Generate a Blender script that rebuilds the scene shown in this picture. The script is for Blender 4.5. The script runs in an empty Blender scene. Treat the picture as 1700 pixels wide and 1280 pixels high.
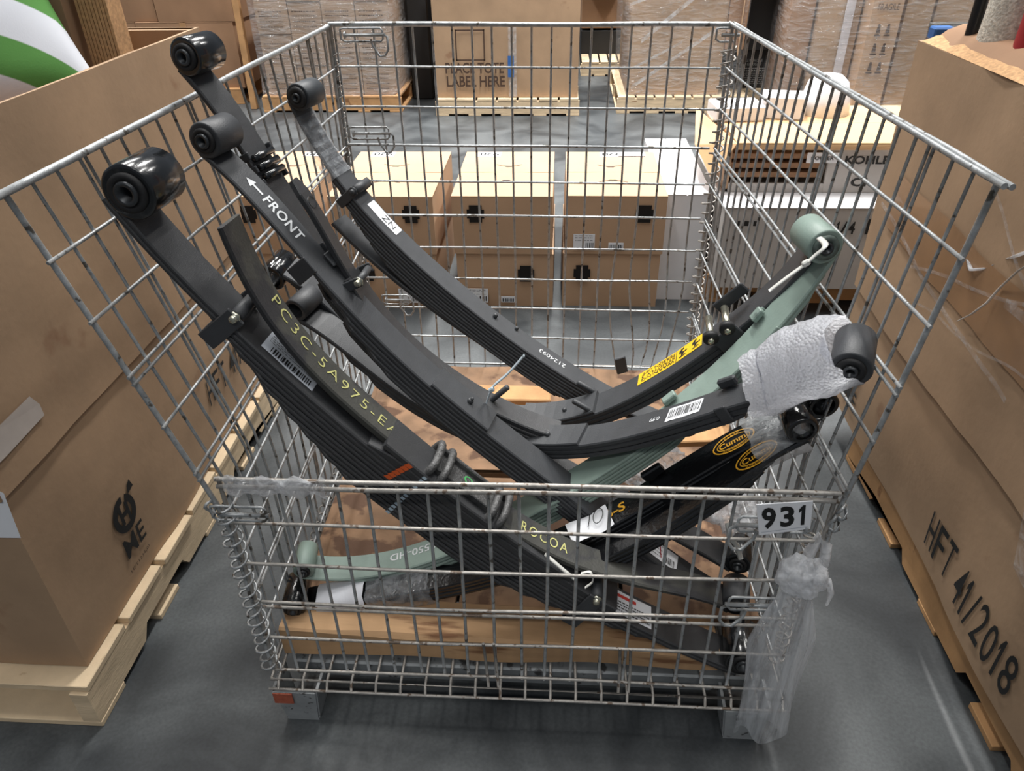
import bpy, math, random
import numpy as np
from mathutils import Vector, Matrix, noise
random.seed(7)
scene = bpy.context.scene
COL = scene.collection
# ------------------------------------------------------------------ camera
MR = np.array([[0.9982245, 0.0575184, -0.0154748], [-0.0190069, 0.5538168, 0.8324216], [-0.0564498, 0.8306495, -0.5539268]])
CP = np.array([0.00887, -0.92574, 1.47314])
FPX = 1241.62
cam = bpy.data.cameras.new('camera'); co = bpy.data.objects.new('camera', cam); COL.objects.link(co)
rx, up, fw = [Vector(r) for r in MR]
m = Matrix((rx, up, -fw)).transposed().to_4x4(); m.translation = Vector(CP); co.matrix_world = m
cam.sensor_width = 36; cam.lens = FPX/1700*36; cam.clip_start = .02; cam.clip_end = 100
scene.camera = co
# ------------------------------------------------------------------ world and lights
def lin(c): return tuple(((x/255)/12.92 if x/255 <= .04045 else ((x/255+.055)/1.055)**2.4) for x in c)
wd = bpy.data.worlds.new('World'); scene.world = wd; wd.use_nodes = True
wd.node_tree.nodes['Background'].inputs[0].default_value = (.80, .88, 1, 1)
wd.node_tree.nodes['Background'].inputs[1].default_value = .17
def area(name, loc, sx, sy, power, col=(1, .98, .95), tilt=(0, 0, 0)):
    l = bpy.data.lights.new(name, 'AREA'); l.shape = 'RECTANGLE'; l.size = sx; l.size_y = sy; l.energy = power; l.color = col; l.spread = math.radians(105)
    o = bpy.data.objects.new(name, l); COL.objects.link(o); o.location = loc; o.rotation_euler = tilt
for i, (x, y) in enumerate([(-2.7, 5.0), (0.1, 4.6), (2.9, 5.0)]):
    area('strip_light', (x, y, 5.6), .35, 5.5, 300)
area('strip_light', (-1.3, 0.9, 5.4), .3, 2.4, 40)
area('strip_light', (1.6, 0.9, 5.4), .3, 2.4, 40)
area('strip_light', (0, -3.6, 5.0), 3.6, .3, 95)
vs = scene.view_settings
scene.display_settings.display_device = 'sRGB'
vs.view_transform = 'Standard'; vs.look = 'None'; vs.gamma = 1; vs.exposure = 0.0
try: vs.use_curve_mapping = False
except Exception: pass
# ------------------------------------------------------------------ pixel helpers (fit frame of the cage: y=0 its front, y=1.16 its back)
ZO = .66                                   # world z of the front gate's top hinge
def ray(u, v): return np.array([(u-850)/FPX, -(v-640)/FPX, 1.]) @ MR
def aty(u, v, Y): d = ray(u, v); return Vector(CP+d*(Y-CP[1])/d[1])
def atz(u, v, z): d = ray(u, v); return Vector(CP+d*(z-CP[2])/d[2])
def atx(u, v, X): d = ray(u, v); return Vector(CP+d*(X-CP[0])/d[0])
# ------------------------------------------------------------------ materials
MATS = {}
def pm(name, base, rough=.6, metal=0, var=.12, scale=12, bump=.0, bscale=150, spots=None, sscale=40, sth=.62, coat=0, alpha=1, trans=0, spec=.5, stretch=None, detail=4):
    if name in MATS: return MATS[name]
    m = bpy.data.materials.new(name); m.use_nodes = True; nt = m.node_tree; N = nt.nodes; L = nt.links
    b = N['Principled BSDF']; b.inputs['Roughness'].default_value = rough; b.inputs['Metallic'].default_value = metal
    b.inputs['Coat Weight'].default_value = coat; b.inputs['Alpha'].default_value = alpha
    b.inputs['Transmission Weight'].default_value = trans; b.inputs['Specular IOR Level'].default_value = spec
    tc = N.new('ShaderNodeTexCoord'); mp = N.new('ShaderNodeMapping'); L.new(tc.outputs['Object'], mp.inputs[0])
    if stretch: mp.inputs['Scale'].default_value = stretch
    c = lin(base)
    n1 = N.new('ShaderNodeTexNoise'); n1.inputs['Scale'].default_value = scale; n1.inputs['Detail'].default_value = detail; L.new(mp.outputs[0], n1.inputs['Vector'])
    r = N.new('ShaderNodeValToRGB'); r.color_ramp.elements[0].position = .3; r.color_ramp.elements[1].position = .7
    r.color_ramp.elements[0].color = (*[x*(1-var) for x in c], 1); r.color_ramp.elements[1].color = (*[min(1, x*(1+var)) for x in c], 1)
    L.new(n1.outputs[0], r.inputs[0]); out = r.outputs[0]
    if spots:
        n2 = N.new('ShaderNodeTexNoise'); n2.inputs['Scale'].default_value = sscale; n2.inputs['Detail'].default_value = 6; L.new(mp.outputs[0], n2.inputs['Vector'])
        r2 = N.new('ShaderNodeValToRGB'); r2.color_ramp.elements[0].position = sth; r2.color_ramp.elements[1].position = min(1, sth+.06)
        L.new(n2.outputs[0], r2.inputs[0]); mx = N.new('ShaderNodeMix'); mx.data_type = 'RGBA'
        L.new(r2.outputs[0], mx.inputs[0]); L.new(out, mx.inputs[6]); mx.inputs[7].default_value = (*lin(spots), 1); out = mx.outputs[2]
    L.new(out, b.inputs['Base Color'])
    if bump:
        n3 = N.new('ShaderNodeTexNoise'); n3.inputs['Scale'].default_value = bscale; n3.inputs['Detail'].default_value = 3; L.new(mp.outputs[0], n3.inputs['Vector'])
        bp = N.new('ShaderNodeBump'); bp.inputs['Strength'].default_value = bump; bp.inputs['Distance'].default_value = .002
        L.new(n3.outputs[0], bp.inputs['Height']); L.new(bp.outputs[0], b.inputs['Normal'])
    MATS[name] = m; return m
CARD = pm('cardboard', (164, 136, 108), .75, var=.15, scale=4.5, bump=.25, bscale=60, spots=(146, 114, 88), sscale=5, sth=.66)
CARD2 = pm('cardboard_pale', (182, 150, 120), .75, var=.06, scale=5, bump=.15, bscale=80)
CARD3 = pm('cardboard_dark', (150, 116, 88), .8, var=.1, scale=6, bump=.15, bscale=80)
CEDGE = pm('cardboard_edge', (190, 150, 108), .85, var=.25, scale=120)
PALW = pm('pallet_wood', (206, 184, 152), .8, var=.16, scale=9, bump=.4, bscale=60, stretch=(1, 1, 6), spots=(150, 118, 86), sscale=14, sth=.66)
PALW2 = pm('pallet_wood_warm', (186, 143, 98), .8, var=.2, scale=9, bump=.4, bscale=60, spots=(140, 100, 66), sscale=14, sth=.64)
PLY = pm('worn_plywood', (136, 106, 80), .8, var=.38, scale=9, bump=.6, bscale=40, spots=(92, 66, 48), sscale=11, sth=.54)
BEAM = pm('raw_beam', (182, 146, 108), .8, var=.3, scale=6, bump=.3, bscale=60, stretch=(.3, 2, 2), spots=(120, 84, 56), sscale=10, sth=.62)
WIRE = pm('galvanised_wire', (172, 175, 176), .45, .55, var=.22, scale=60, bump=.3, bscale=300, spots=(98, 94, 88), sscale=55, sth=.60)
WIRED = pm('dull_wire', (168, 164, 158), .5, .45, var=.25, scale=60, bump=.3, bscale=300, spots=(112, 98, 86), sscale=60, sth=.59)
STEEL = pm('channel_steel', (130, 134, 136), .55, .5, var=.15, scale=20, bump=.2, spots=(70, 70, 70), sscale=30, sth=.6)
BLK = pm('satin_black_paint', (58, 60, 63), .5, 0, var=.10, scale=30, bump=.22, bscale=420, spec=.55)
BLKT = pm('textured_black_paint', (50, 51, 53), .36, 0, var=.12, scale=60, bump=.4, bscale=900, spec=.6)
GLOSS = pm('gloss_black_paint', (14, 15, 17), .16, 0, var=.2, scale=20, bump=.3, bscale=160, spec=.7, coat=.4)
EYEG = pm('gloss_black_eye', (17, 19, 21), .2, 0, var=.2, scale=20, bump=.25, bscale=90, spec=.8, coat=.3)
RUB = pm('black_rubber', (30, 30, 31), .6, 0, var=.15, scale=40, bump=.2)
HOLE = pm('dark_bore', (8, 8, 8), .9)
SLV = pm('bush_sleeve', (74, 76, 78), .35, .7, var=.2, scale=40)
ZINC = pm('zinc_bolt', (200, 198, 180), .25, .9, var=.1)
SAGE = pm('sage_green_paint', (134, 152, 143), .48, 0, var=.06, scale=30, bump=.15, bscale=200, spots=(100, 115, 108), sscale=18, sth=.68)
CAST = pm('cast_grey_iron', (84, 84, 84), .5, .35, var=.35, scale=60, bump=1.0, bscale=220)
PAPER = pm('white_paper', (228, 230, 234), .6, var=.02)
PAPG = pm('grey_print_paper', (180, 186, 194), .6, var=.03)
INK = pm('black_ink', (24, 24, 24), .6, var=.02)
INKB = pm('brown_ink', (70, 50, 38), .7, var=.05)
CHALK = pm('yellow_stencil_paint', (176, 174, 112), .8, var=.2, scale=90)
WPAINT = pm('white_print', (215, 218, 220), .6, var=.1, scale=90)
ORNG = pm('orange_marker', (205, 88, 36), .7, var=.2)
OPAINT = pm('orange_leg_paint', (160, 84, 62), .6, var=.2, scale=60, spots=(110, 60, 45), sscale=60, sth=.6)
YEL = pm('warning_yellow', (240, 196, 40), .5, var=.03)
GOLD = pm('gold_print', (214, 158, 40), .45, var=.05)
RED = pm('red_plastic', (150, 30, 38), .5, var=.1)
BLUE = pm('blue_print', (46, 96, 160), .5, var=.1)
TIE = pm('pale_nylon', (186, 200, 208), .35, var=.05, trans=.2)
BOXW = pm('white_board', (222, 222, 224), .6, var=.03, bump=.1)
BOXG = pm('grey_board', (176, 172, 168), .7, var=.04, bump=.1)
BLKB = pm('black_board', (24, 24, 25), .6, var=.1)
TAPE = pm('tan_tape', (168, 130, 92), .3, var=.08, scale=8, coat=.3)
MESHR = pm('white_woven_roll', (196, 190, 178), .8, var=.25, scale=130, bump=1, bscale=180, detail=1)
FABG = pm('grey_fabric', (172, 178, 190), .9, var=.06, scale=30, bump=.3)
def film_mat(name, a=.25, col=(225, 230, 235), rough=.12, bs=14, bstr=1.0, streak=None, dist=.02):
    m = bpy.data.materials.new(name); m.use_nodes = True; nt = m.node_tree; N = nt.nodes; L = nt.links
    for n in list(N): N.remove(n)
    o = N.new('ShaderNodeOutputMaterial'); mx = N.new('ShaderNodeMixShader'); t = N.new('ShaderNodeBsdfTransparent')
    p = N.new('ShaderNodeBsdfPrincipled'); p.inputs['Base Color'].default_value = (*lin(col), 1); p.inputs['Roughness'].default_value = rough
    p.inputs['Specular IOR Level'].default_value = .9
    tc = N.new('ShaderNodeTexCoord'); mp = N.new('ShaderNodeMapping'); L.new(tc.outputs['Object'], mp.inputs[0])
    if streak: mp.inputs['Scale'].default_value = streak
    n = N.new('ShaderNodeTexNoise'); n.inputs['Scale'].default_value = bs; n.inputs['Detail'].default_value = 5; L.new(mp.outputs[0], n.inputs['Vector'])
    n.inputs['Distortion'].default_value = .6
    bp = N.new('ShaderNodeBump'); bp.inputs['Strength'].default_value = bstr; bp.inputs['Distance'].default_value = dist
    L.new(n.outputs[0], bp.inputs['Height']); L.new(bp.outputs[0], p.inputs['Normal'])
    r = N.new('ShaderNodeMapRange'); r.inputs['From Min'].default_value = .35; r.inputs['From Max'].default_value = .75
    r.inputs['To Min'].default_value = a*.5; r.inputs['To Max'].default_value = min(1, a*2.0)
    L.new(n.outputs[0], r.inputs['Value']); L.new(r.outputs[0], mx.inputs[0])
    tl = N.new('ShaderNodeBsdfTranslucent'); tl.inputs[0].default_value = (*lin((235, 238, 242)), 1); m2 = N.new('ShaderNodeMixShader'); m2.inputs[0].default_value = .4
    L.new(p.outputs[0], m2.inputs[1]); L.new(tl.outputs[0], m2.inputs[2])
    L.new(t.outputs[0], mx.inputs[1]); L.new(m2.outputs[0], mx.inputs[2]); L.new(mx.outputs[0], o.inputs[0])
    MATS[name] = m; return m
FILM = film_mat('clear_stretch_film', .2, bs=9, streak=(1, 1, 4), rough=.07, dist=.05)
FILMH = film_mat('hanging_film', .36, col=(215, 220, 225), bs=22, streak=(3, 3, .35), bstr=.6)
FILMC = film_mat('crumpled_film', .42, col=(215, 218, 222), bs=30, bstr=1)
FILMK = film_mat('tight_film', .3, col=(200, 205, 210), bs=45, bstr=1, dist=.01, rough=.08)
CTAPE = film_mat('clear_tape', .22, bs=30, bstr=.6)
# bubble wrap
m = bpy.data.materials.new('bubble_wrap'); m.use_nodes = True; N = m.node_tree.nodes; L = m.node_tree.links
b = N['Principled BSDF']; b.inputs['Base Color'].default_value = (*lin((244, 246, 252)), 1); b.inputs['Roughness'].default_value = .22; b.inputs['Specular IOR Level'].default_value = .6; b.inputs['Subsurface Radius'].default_value = (.02, .02, .02)
b.inputs['Alpha'].default_value = .88
tc = N.new('ShaderNodeTexCoord'); v = N.new('ShaderNodeTexVoronoi'); v.inputs['Scale'].default_value = 210; L.new(tc.outputs['Object'], v.inputs['Vector'])
nz = N.new('ShaderNodeTexNoise'); nz.inputs['Scale'].default_value = 28; nz.inputs['Detail'].default_value = 6; L.new(tc.outputs['Object'], nz.inputs['Vector'])
ad = N.new('ShaderNodeMath'); ad.operation = 'SUBTRACT'; L.new(nz.outputs[0], ad.inputs[0]); L.new(v.outputs['Distance'], ad.inputs[1])
bp = N.new('ShaderNodeBump'); bp.inputs['Strength'].default_value = 1; bp.inputs['Distance'].default_value = .0025; L.new(ad.outputs[0], bp.inputs['Height']); L.new(bp.outputs[0], b.inputs['Normal'])
tl = N.new('ShaderNodeBsdfTranslucent'); tl.inputs[0].default_value = (.95, .96, 1, 1); m2 = N.new('ShaderNodeMixShader'); m2.inputs[0].default_value = .6; L.new(bp.outputs[0], tl.inputs['Normal'])
L.new(b.outputs[0], m2.inputs[1]); L.new(tl.outputs[0], m2.inputs[2]); L.new(m2.outputs[0], [n_ for n_ in N if n_.type == 'OUTPUT_MATERIAL'][0].inputs[0])
BUB = m
# concrete floor
m = bpy.data.materials.new('polished_concrete'); m.use_nodes = True; N = m.node_tree.nodes; L = m.node_tree.links
b = N['Principled BSDF']; b.inputs['Specular IOR Level'].default_value = .5
tc = N.new('ShaderNodeTexCoord')
def nse(s, d, dist=0):
    n = N.new('ShaderNodeTexNoise'); n.inputs['Scale'].default_value = s; n.inputs['Detail'].default_value = d; n.inputs['Distortion'].default_value = dist
    L.new(tc.outputs['Object'], n.inputs['Vector']); return n
a1 = nse(2.2, 6, 1.2); r = N.new('ShaderNodeValToRGB'); r.color_ramp.elements[0].position = .36; r.color_ramp.elements[1].position = .64
r.color_ramp.elements[0].color = (*lin((42, 46, 49)), 1); r.color_ramp.elements[1].color = (*lin((84, 88, 90)), 1); L.new(a1.outputs[0], r.inputs[0])
a2 = nse(130, 3); r2 = N.new('ShaderNodeValToRGB'); r2.color_ramp.elements[0].position = .3; r2.color_ramp.elements[1].position = .7
r2.color_ramp.elements[0].color = (.8, .8, .8, 1); r2.color_ramp.elements[1].color = (1.1, 1.1, 1.1, 1); L.new(a2.outputs[0], r2.inputs[0])
mx = N.new('ShaderNodeMix'); mx.data_type = 'RGBA'; mx.blend_type = 'MULTIPLY'; mx.inputs[0].default_value = 1; L.new(r.outputs[0], mx.inputs[6]); L.new(r2.outputs[0], mx.inputs[7]); L.new(mx.outputs[2], b.inputs['Base Color'])
a3 = nse(3, 4); mr = N.new('ShaderNodeMapRange'); mr.inputs['To Min'].default_value = .36; mr.inputs['To Max'].default_value = .6; L.new(a3.outputs[0], mr.inputs['Value']); L.new(mr.outputs[0], b.inputs['Roughness'])
FLOOR = m
# striped cushion
m = bpy.data.materials.new('green_striped_fabric'); m.use_nodes = True; N = m.node_tree.nodes; L = m.node_tree.links
b = N['Principled BSDF']; b.inputs['Roughness'].default_value = .9
tc = N.new('ShaderNodeTexCoord'); w = N.new('ShaderNodeTexWave'); w.wave_type = 'RINGS'; w.rings_direction = 'SPHERICAL'; w.inputs['Scale'].default_value = 2.0; w.inputs['Distortion'].default_value = .4; w.inputs['Detail'].default_value = 0
mp = N.new('ShaderNodeMapping'); mp.inputs['Location'].default_value = (.15, .42, 0); L.new(tc.outputs['Object'], mp.inputs[0]); L.new(mp.outputs[0], w.inputs[0])
r = N.new('ShaderNodeValToRGB'); r.color_ramp.elements[0].position = .47; r.color_ramp.elements[1].position = .53
r.color_ramp.elements[0].color = (*lin((226, 230, 238)), 1); r.color_ramp.elements[1].color = (*lin((92, 150, 74)), 1); L.new(w.outputs[0], r.inputs[0]); L.new(r.outputs[0], b.inputs['Base Color'])
nz = N.new('ShaderNodeTexNoise'); nz.inputs['Scale'].default_value = 300; L.new(tc.outputs['Object'], nz.inputs['Vector']); bp = N.new('ShaderNodeBump'); bp.inputs['Strength'].default_value = .3; L.new(nz.outputs[0], bp.inputs['Height']); L.new(bp.outputs[0], b.inputs['Normal'])
STRIPE = m
# ------------------------------------------------------------------ mesh helpers
PW = {}                                     # world matrices of parents
def pw(o): return PW.get(o.name, Matrix.Identity(4))
class MB:
    def __init__(s): s.v = []; s.f = []; s.sm = []
    def add(s, vs, fs, smooth=False):
        b = len(s.v); s.v += [tuple(x) for x in vs]; s.f += [tuple(i+b for i in f) for f in fs]; s.sm += [smooth]*len(fs); return s
    def box(s, x0, x1, y0, y1, z0, z1, c=0):
        return s.obox(Vector(((x0+x1)/2, (y0+y1)/2, (z0+z1)/2)), Vector((1, 0, 0)), Vector((0, 1, 0)), Vector((0, 0, 1)), abs(x1-x0), abs(y1-y0), abs(z1-z0), c)
    def obox(s, o, a, b, d, la, lb, ld, c=0):
        if c <= 0:
            V = [o+a*(la/2*i)+b*(lb/2*j)+d*(ld/2*k) for i in (-1, 1) for j in (-1, 1) for k in (-1, 1)]
            return s.add(V, [(0, 1, 3, 2), (4, 6, 7, 5), (0, 4, 5, 1), (2, 3, 7, 6), (0, 2, 6, 4), (1, 5, 7, 3)])
        c = min(c, la*.4, lb*.4, ld*.4); V = []; idx = {}
        for i in (-1, 1):
            for j in (-1, 1):
                for k in (-1, 1):
                    for q in range(3):
                        e = [la/2, lb/2, ld/2]; e = [e[t]-(0 if t == q else c) for t in range(3)]
                        idx[(i, j, k, q)] = len(V); V.append(o+a*(e[0]*i)+b*(e[1]*j)+d*(e[2]*k))
        F = []
        def fx(l, flip):
            F.append(tuple(l[::-1]) if flip else tuple(l))
        for sg in (-1, 1):
            fx([idx[(sg, j, k, 0)] for j, k in ((-1, -1), (1, -1), (1, 1), (-1, 1))], sg < 0)
            fx([idx[(i, sg, k, 1)] for i, k in ((-1, -1), (-1, 1), (1, 1), (1, -1))], sg < 0)
            fx([idx[(i, j, sg, 2)] for i, j in ((-1, -1), (1, -1), (1, 1), (-1, 1))], sg < 0)
        for p in (-1, 1):
            for q in (-1, 1):
                fx([idx[(p, q, -1, 0)], idx[(p, q, -1, 1)], idx[(p, q, 1, 1)], idx[(p, q, 1, 0)]], p*q < 0)
                fx([idx[(p, -1, q, 0)], idx[(p, -1, q, 2)], idx[(p, 1, q, 2)], idx[(p, 1, q, 0)]], p*q > 0)
                fx([idx[(-1, p, q, 1)], idx[(-1, p, q, 2)], idx[(1, p, q, 2)], idx[(1, p, q, 1)]], p*q < 0)
        for i in (-1, 1):
            for j in (-1, 1):
                for k in (-1, 1): fx([idx[(i, j, k, 0)], idx[(i, j, k, 1)], idx[(i, j, k, 2)]], i*j*k < 0)
        return s.add(V, F)
    def tube(s, P, r, n=6, closed=False, cap=True, flat=None):
        P = [Vector(p) for p in P]; V = []; m = len(P)
        t0 = (P[1]-P[0]).normalized(); ref = Vector((0, 0, 1)) if abs(t0.z) < .9 else Vector((0, 1, 0))
        a = t0.cross(ref).normalized()
        for i in range(m):
            if closed: t = (P[(i+1) % m]-P[i-1])
            else: t = P[min(i+1, m-1)]-P[max(i-1, 0)]
            t.normalize(); a = (a-t*a.dot(t)).normalized(); b = t.cross(a)
            rr = r[i] if isinstance(r, (list, tuple)) else r
            for k in range(n):
                g = 2*math.pi*k/n; V.append(P[i]+a*(math.cos(g)*rr)+b*(math.sin(g)*rr*(flat or 1)))
        F = []
        for i in range(m if closed else m-1):
            for k in range(n):
                j = (i+1) % m; F.append((i*n+k, j*n+k, j*n+(k+1) % n, i*n+(k+1) % n))
        s.add(V, F, True)
        if cap and not closed: s.add([], [])
        if cap and not closed:
            b = len(s.v)-len(V); s.f += [tuple(b+k for k in range(n))[::-1], tuple(b+(m-1)*n+k for k in range(n))]; s.sm += [False, False]
        return s
    def lathe(s, o, ax, prof, n=28, ref=None):
        ax = Vector(ax).normalized(); ref = Vector(ref) if ref else (Vector((0, 0, 1)) if abs(ax.z) < .9 else Vector((1, 0, 0)))
        a = (ref-ax*ref.dot(ax)).normalized(); b = ax.cross(a); V = []
        for (r, h) in prof:
            for k in range(n):
                g = 2*math.pi*k/n; V.append(Vector(o)+ax*h+a*(math.cos(g)*r)+b*(math.sin(g)*r))
        F = []
        for i in range(len(prof)-1):
            for k in range(n): F.append((i*n+k, i*n+(k+1) % n, (i+1)*n+(k+1) % n, (i+1)*n+k))
        return s.add(V, F, True)
    def grid(s, f, nu, nv, smooth=True):
        V = [f(i/nu, j/nv) for i in range(nu+1) for j in range(nv+1)]
        F = [(i*(nv+1)+j, (i+1)*(nv+1)+j, (i+1)*(nv+1)+j+1, i*(nv+1)+j+1) for i in range(nu) for j in range(nv)]
        return s.add(V, F, smooth)
    def mesh(s, name):
        me = bpy.data.meshes.new(name); me.from_pydata(s.v, [], s.f)
        me.polygons.foreach_set('use_smooth', s.sm); me.update(); return me
def obj(name, mb, mat, parent=None, me=None, smooth_angle=None):
    me = me or mb.mesh(name); o = bpy.data.objects.new(name, me); COL.objects.link(o)
    if mat and not me.materials: me.materials.append(mat)
    if parent: o.parent = parent; o.matrix_parent_inverse = pw(parent).inverted()
    return o
def tag(o, label=None, cat=None, group=None, kind=None):
    if label: o['label'] = label
    if cat: o['category'] = cat
    if group: o['group'] = group
    if kind: o['kind'] = kind
    return o
def thing(name, loc, label, cat, group=None):
    o = bpy.data.objects.new(name, None); COL.objects.link(o); o.location = loc; o.empty_display_size = .05
    PW[o.name] = Matrix.Translation(Vector(loc)); return tag(o, label, cat, group)
def fixn(me):
    import bmesh
    b = bmesh.new(); b.from_mesh(me); bmesh.ops.recalc_face_normals(b, faces=b.faces); b.to_mesh(me); b.free()
TXT = {}
def text2d(s, font_stretch=1.0, bold=0.0, spacing=1.0):
    k = (s, bold, spacing)
    if k in TXT: return TXT[k]
    cu = bpy.data.curves.new('txt', 'FONT'); cu.body = s; cu.size = 1; cu.align_x = 'LEFT'; cu.resolution_u = 3; cu.offset = bold; cu.space_character = spacing
    o = bpy.data.objects.new('txt', cu); COL.objects.link(o); bpy.context.view_layer.update()
    me = bpy.data.meshes.new_from_object(o.evaluated_get(bpy.context.evaluated_depsgraph_get()))
    V = [(v.co.x, v.co.y) for v in me.vertices]; F = [tuple(p.vertices) for p in me.polygons]
    bpy.data.objects.remove(o); bpy.data.curves.remove(cu); bpy.data.meshes.remove(me)
    xs = [a for a, b in V]; ys = [b for a, b in V]; x0, x1, y0, y1 = min(xs), max(xs), min(ys), max(ys)
    V = [((a-x0)/(x1-x0), (b-y0)/(y1-y0)) for a, b in V]; TXT[k] = (V, F); return TXT[k]
ONE = ([(.30, 0), (.72, 0), (.72, 1), (.42, 1), (.02, .80), (.02, .62), (.30, .74)], [(0, 1, 2, 3, 6), (3, 4, 5, 6)])
def word_map(mb, s, f, widths, bold=.02, gap=.12, one_w=.55):
    """letters laid one by one, the figure 1 with its flag; widths gives the advance of odd characters"""
    ws = [widths.get(c, 1.0) for c in s]; tot = sum(ws)+gap*(len(s)-1); x = 0
    for c, w in zip(s, ws):
        if c != ' ':
            V, F = ONE if c == '1' else text2d(c, bold=bold); mb.add([f((x+a*w)/tot, b) for a, b in V], F)
        x += w+gap
def text_map(mb, s, f, bold=0.0, spacing=1.0):
    """f maps (0..1, 0..1) across the words' bounding box to a point"""
    V, F = text2d(s, bold=bold, spacing=spacing); mb.add([f(a, b) for a, b in V], F); return mb
def plane_map(o, a, b, w, h):
    o, a, b = Vector(o), Vector(a), Vector(b); return lambda x, y: o+a*(x*w)+b*(y*h)
# ================================================================== FLOOR
f = obj('floor', MB().grid(lambda a, b: Vector((-14+28*a, -4+22*b, 0)), 2, 2), FLOOR); f['kind'] = 'structure'
# ================================================================== CAGE
I = .0254
D = 1.162
def side_pt(sgn, y, z):                     # z in the fit frame
    if sgn < 0: x = -.557-.028*y; spl, z0 = -.166, -.09
    else: x = .470-.03*y; spl, z0 = .073, -.06
    k = max(0, z-z0)/(.52-z0)*(1-y/D)
    zz = z-max(0, z)*(.07 if sgn < 0 else .03)*(1-y/D)
    return Vector((x+spl*k, y, zz+ZO))
def wob(p, a=.0022):
    n = noise.noise_vector(p*3.1+Vector((5, 1, 2))); return p+n*a
def wire(mb_pts, r, parent, mat=WIRE, name='wire'):
    return obj(name, MB().tube([wob(p) for p in mb_pts], r, 6), mat, parent)
cage = thing('wire_container', (-.05, .58, 0), 'folding galvanised wire mesh container full of leaf springs, numbered 931', 'cage')
HW = .00295
def linepts(f, n): return [f(i/n) for i in range(n+1)]
# side panels
for sg in (-1, 1):
    fr = MB()
    if sg < 0: fr.tube(linepts(lambda t: wob(side_pt(sg, -.02+t*(D+.02), .523)), 16), .0062, 8)
    else:
        for dx in (-.0048, .0048): fr.tube(linepts(lambda t: wob(side_pt(sg, -.02+t*(D+.02), .523)+Vector((dx, 0, .0006*math.sin(t*30+dx*900))), .0008), 24), .0043, 8)
    fr.tube(linepts(lambda t: wob(side_pt(sg, 0, .523-t*1.035)), 16), .0045, 8)
    fr.tube(linepts(lambda t: side_pt(sg, D-.01, .523-t*1.035), 8), .0045, 8)
    P = obj('side_panel', fr, WIRE, cage)
    ys = [.05+k*2*I for k in range(22)]
    for k, y in enumerate(ys):
        wire(linepts(lambda t: side_pt(sg, y, .52-t*1.03), 9), HW, P)
        if k in (2, 8, 19): wire(linepts(lambda t: side_pt(sg, y+.012, .52-t*1.03), 9), HW, P)
    for k in range(1, 11):
        z = .523-k*4*I
        wire(linepts(lambda t: side_pt(sg, -.012+t*(D), z)+Vector((-.005*sg, 0, 0)), 14), HW, P)
        if k in (3, 5, 8): wire(linepts(lambda t: side_pt(sg, -.012+t*(D), z-.014)+Vector((-.005*sg, 0, 0)), 14), HW, P)
# back panel
def back_pt(x, z):
    bow = .03*math.exp(-((z+.18)/.14)**2)*math.exp(-((x-.05)/.4)**2)
    sag = -.012*math.exp(-((z+.18)/.1)**2)*math.exp(-((x)/.3)**2)
    return Vector((x, D+bow, z+ZO+sag-.008*(x-.0)))
fr = MB().tube(linepts(lambda t: wob(back_pt(-.59+t*1.03, .523)), 16), .0062, 8)
for x in (-.585, .437): fr.tube(linepts(lambda t: back_pt(x, .523-t*1.035), 10), .0045, 8)
P = obj('back_panel', fr, WIRE, cage)
bx0 = -.372
for k in range(-4, 17):
    x = bx0+k*2*I
    if x > .43 or x < -.58: continue
    def fb(t, x=x, k=k):
        p = back_pt(x, .52-t*1.03)
        if k > 10: p += Vector((.03*math.sin(t*9+k)*max(0, t-.55)*2, .03*math.sin(t*7+k*2)*max(0, t-.5), 0))
        return p
    wire(linepts(fb, 14), HW, P)
for k in range(1, 11):
    z = .523-k*4*I; r = HW*1.25 if k in (3, 5) else HW
    wire(linepts(lambda t: back_pt(-.58+t*1.0, z)+Vector((0, -.005, 0)), 16), r, P)
# front gate, lower half standing
fr = MB()
for dz in (0, -.016): fr.tube(linepts(lambda t: wob(Vector((-.553+t*1.02, -.004, ZO+dz+.004*t)), .003), 20), .0042, 8)
fr.tube(linepts(lambda t: Vector((.462-.0*t, 0, ZO-t*.51)), 8), .004, 8)
fr.tube(linepts(lambda t: Vector((-.55, 0, ZO-t*.51)), 8), .004, 8)
P = obj('front_gate', fr, WIRED, cage)
for k in range(-10, 9):
    x = -12*I+(k)*2*I+.0035
    if x < -.545: continue
    b = .004*math.sin(k*1.7)
    wire(linepts(lambda t: Vector((x+b*t, .003, ZO-.006-t*.512)), 8), HW*1.05, P)
for k in (9, 10, 11, 12, 13, 14):
    x = -12*I+k*2*I+.0035
    if x < .46: wire(linepts(lambda t: Vector((x, .003, ZO-.006-t*.512)), 8), HW*1.05, P)
for k in range(1, 6):
    z = ZO-k*4*I
    wire(linepts(lambda t: Vector((-.553+t*1.015, -.004, z+.003*math.sin(t*5+k))), 16), HW*1.15, P, WIRED)
    if k == 3: wire(linepts(lambda t: Vector((-.553+t*.98, -.004, z-.014-.004*t)), 16), HW*1.15, P, WIRED)
for x in (-.118, -.098, .143, .163):        # folded wire tails
    wire([Vector((x, -.006, ZO-.40)), Vector((x+.004, -.007, ZO-.46)), Vector((x+.006, -.007, ZO-.535))], HW, P, WIRED)
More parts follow.
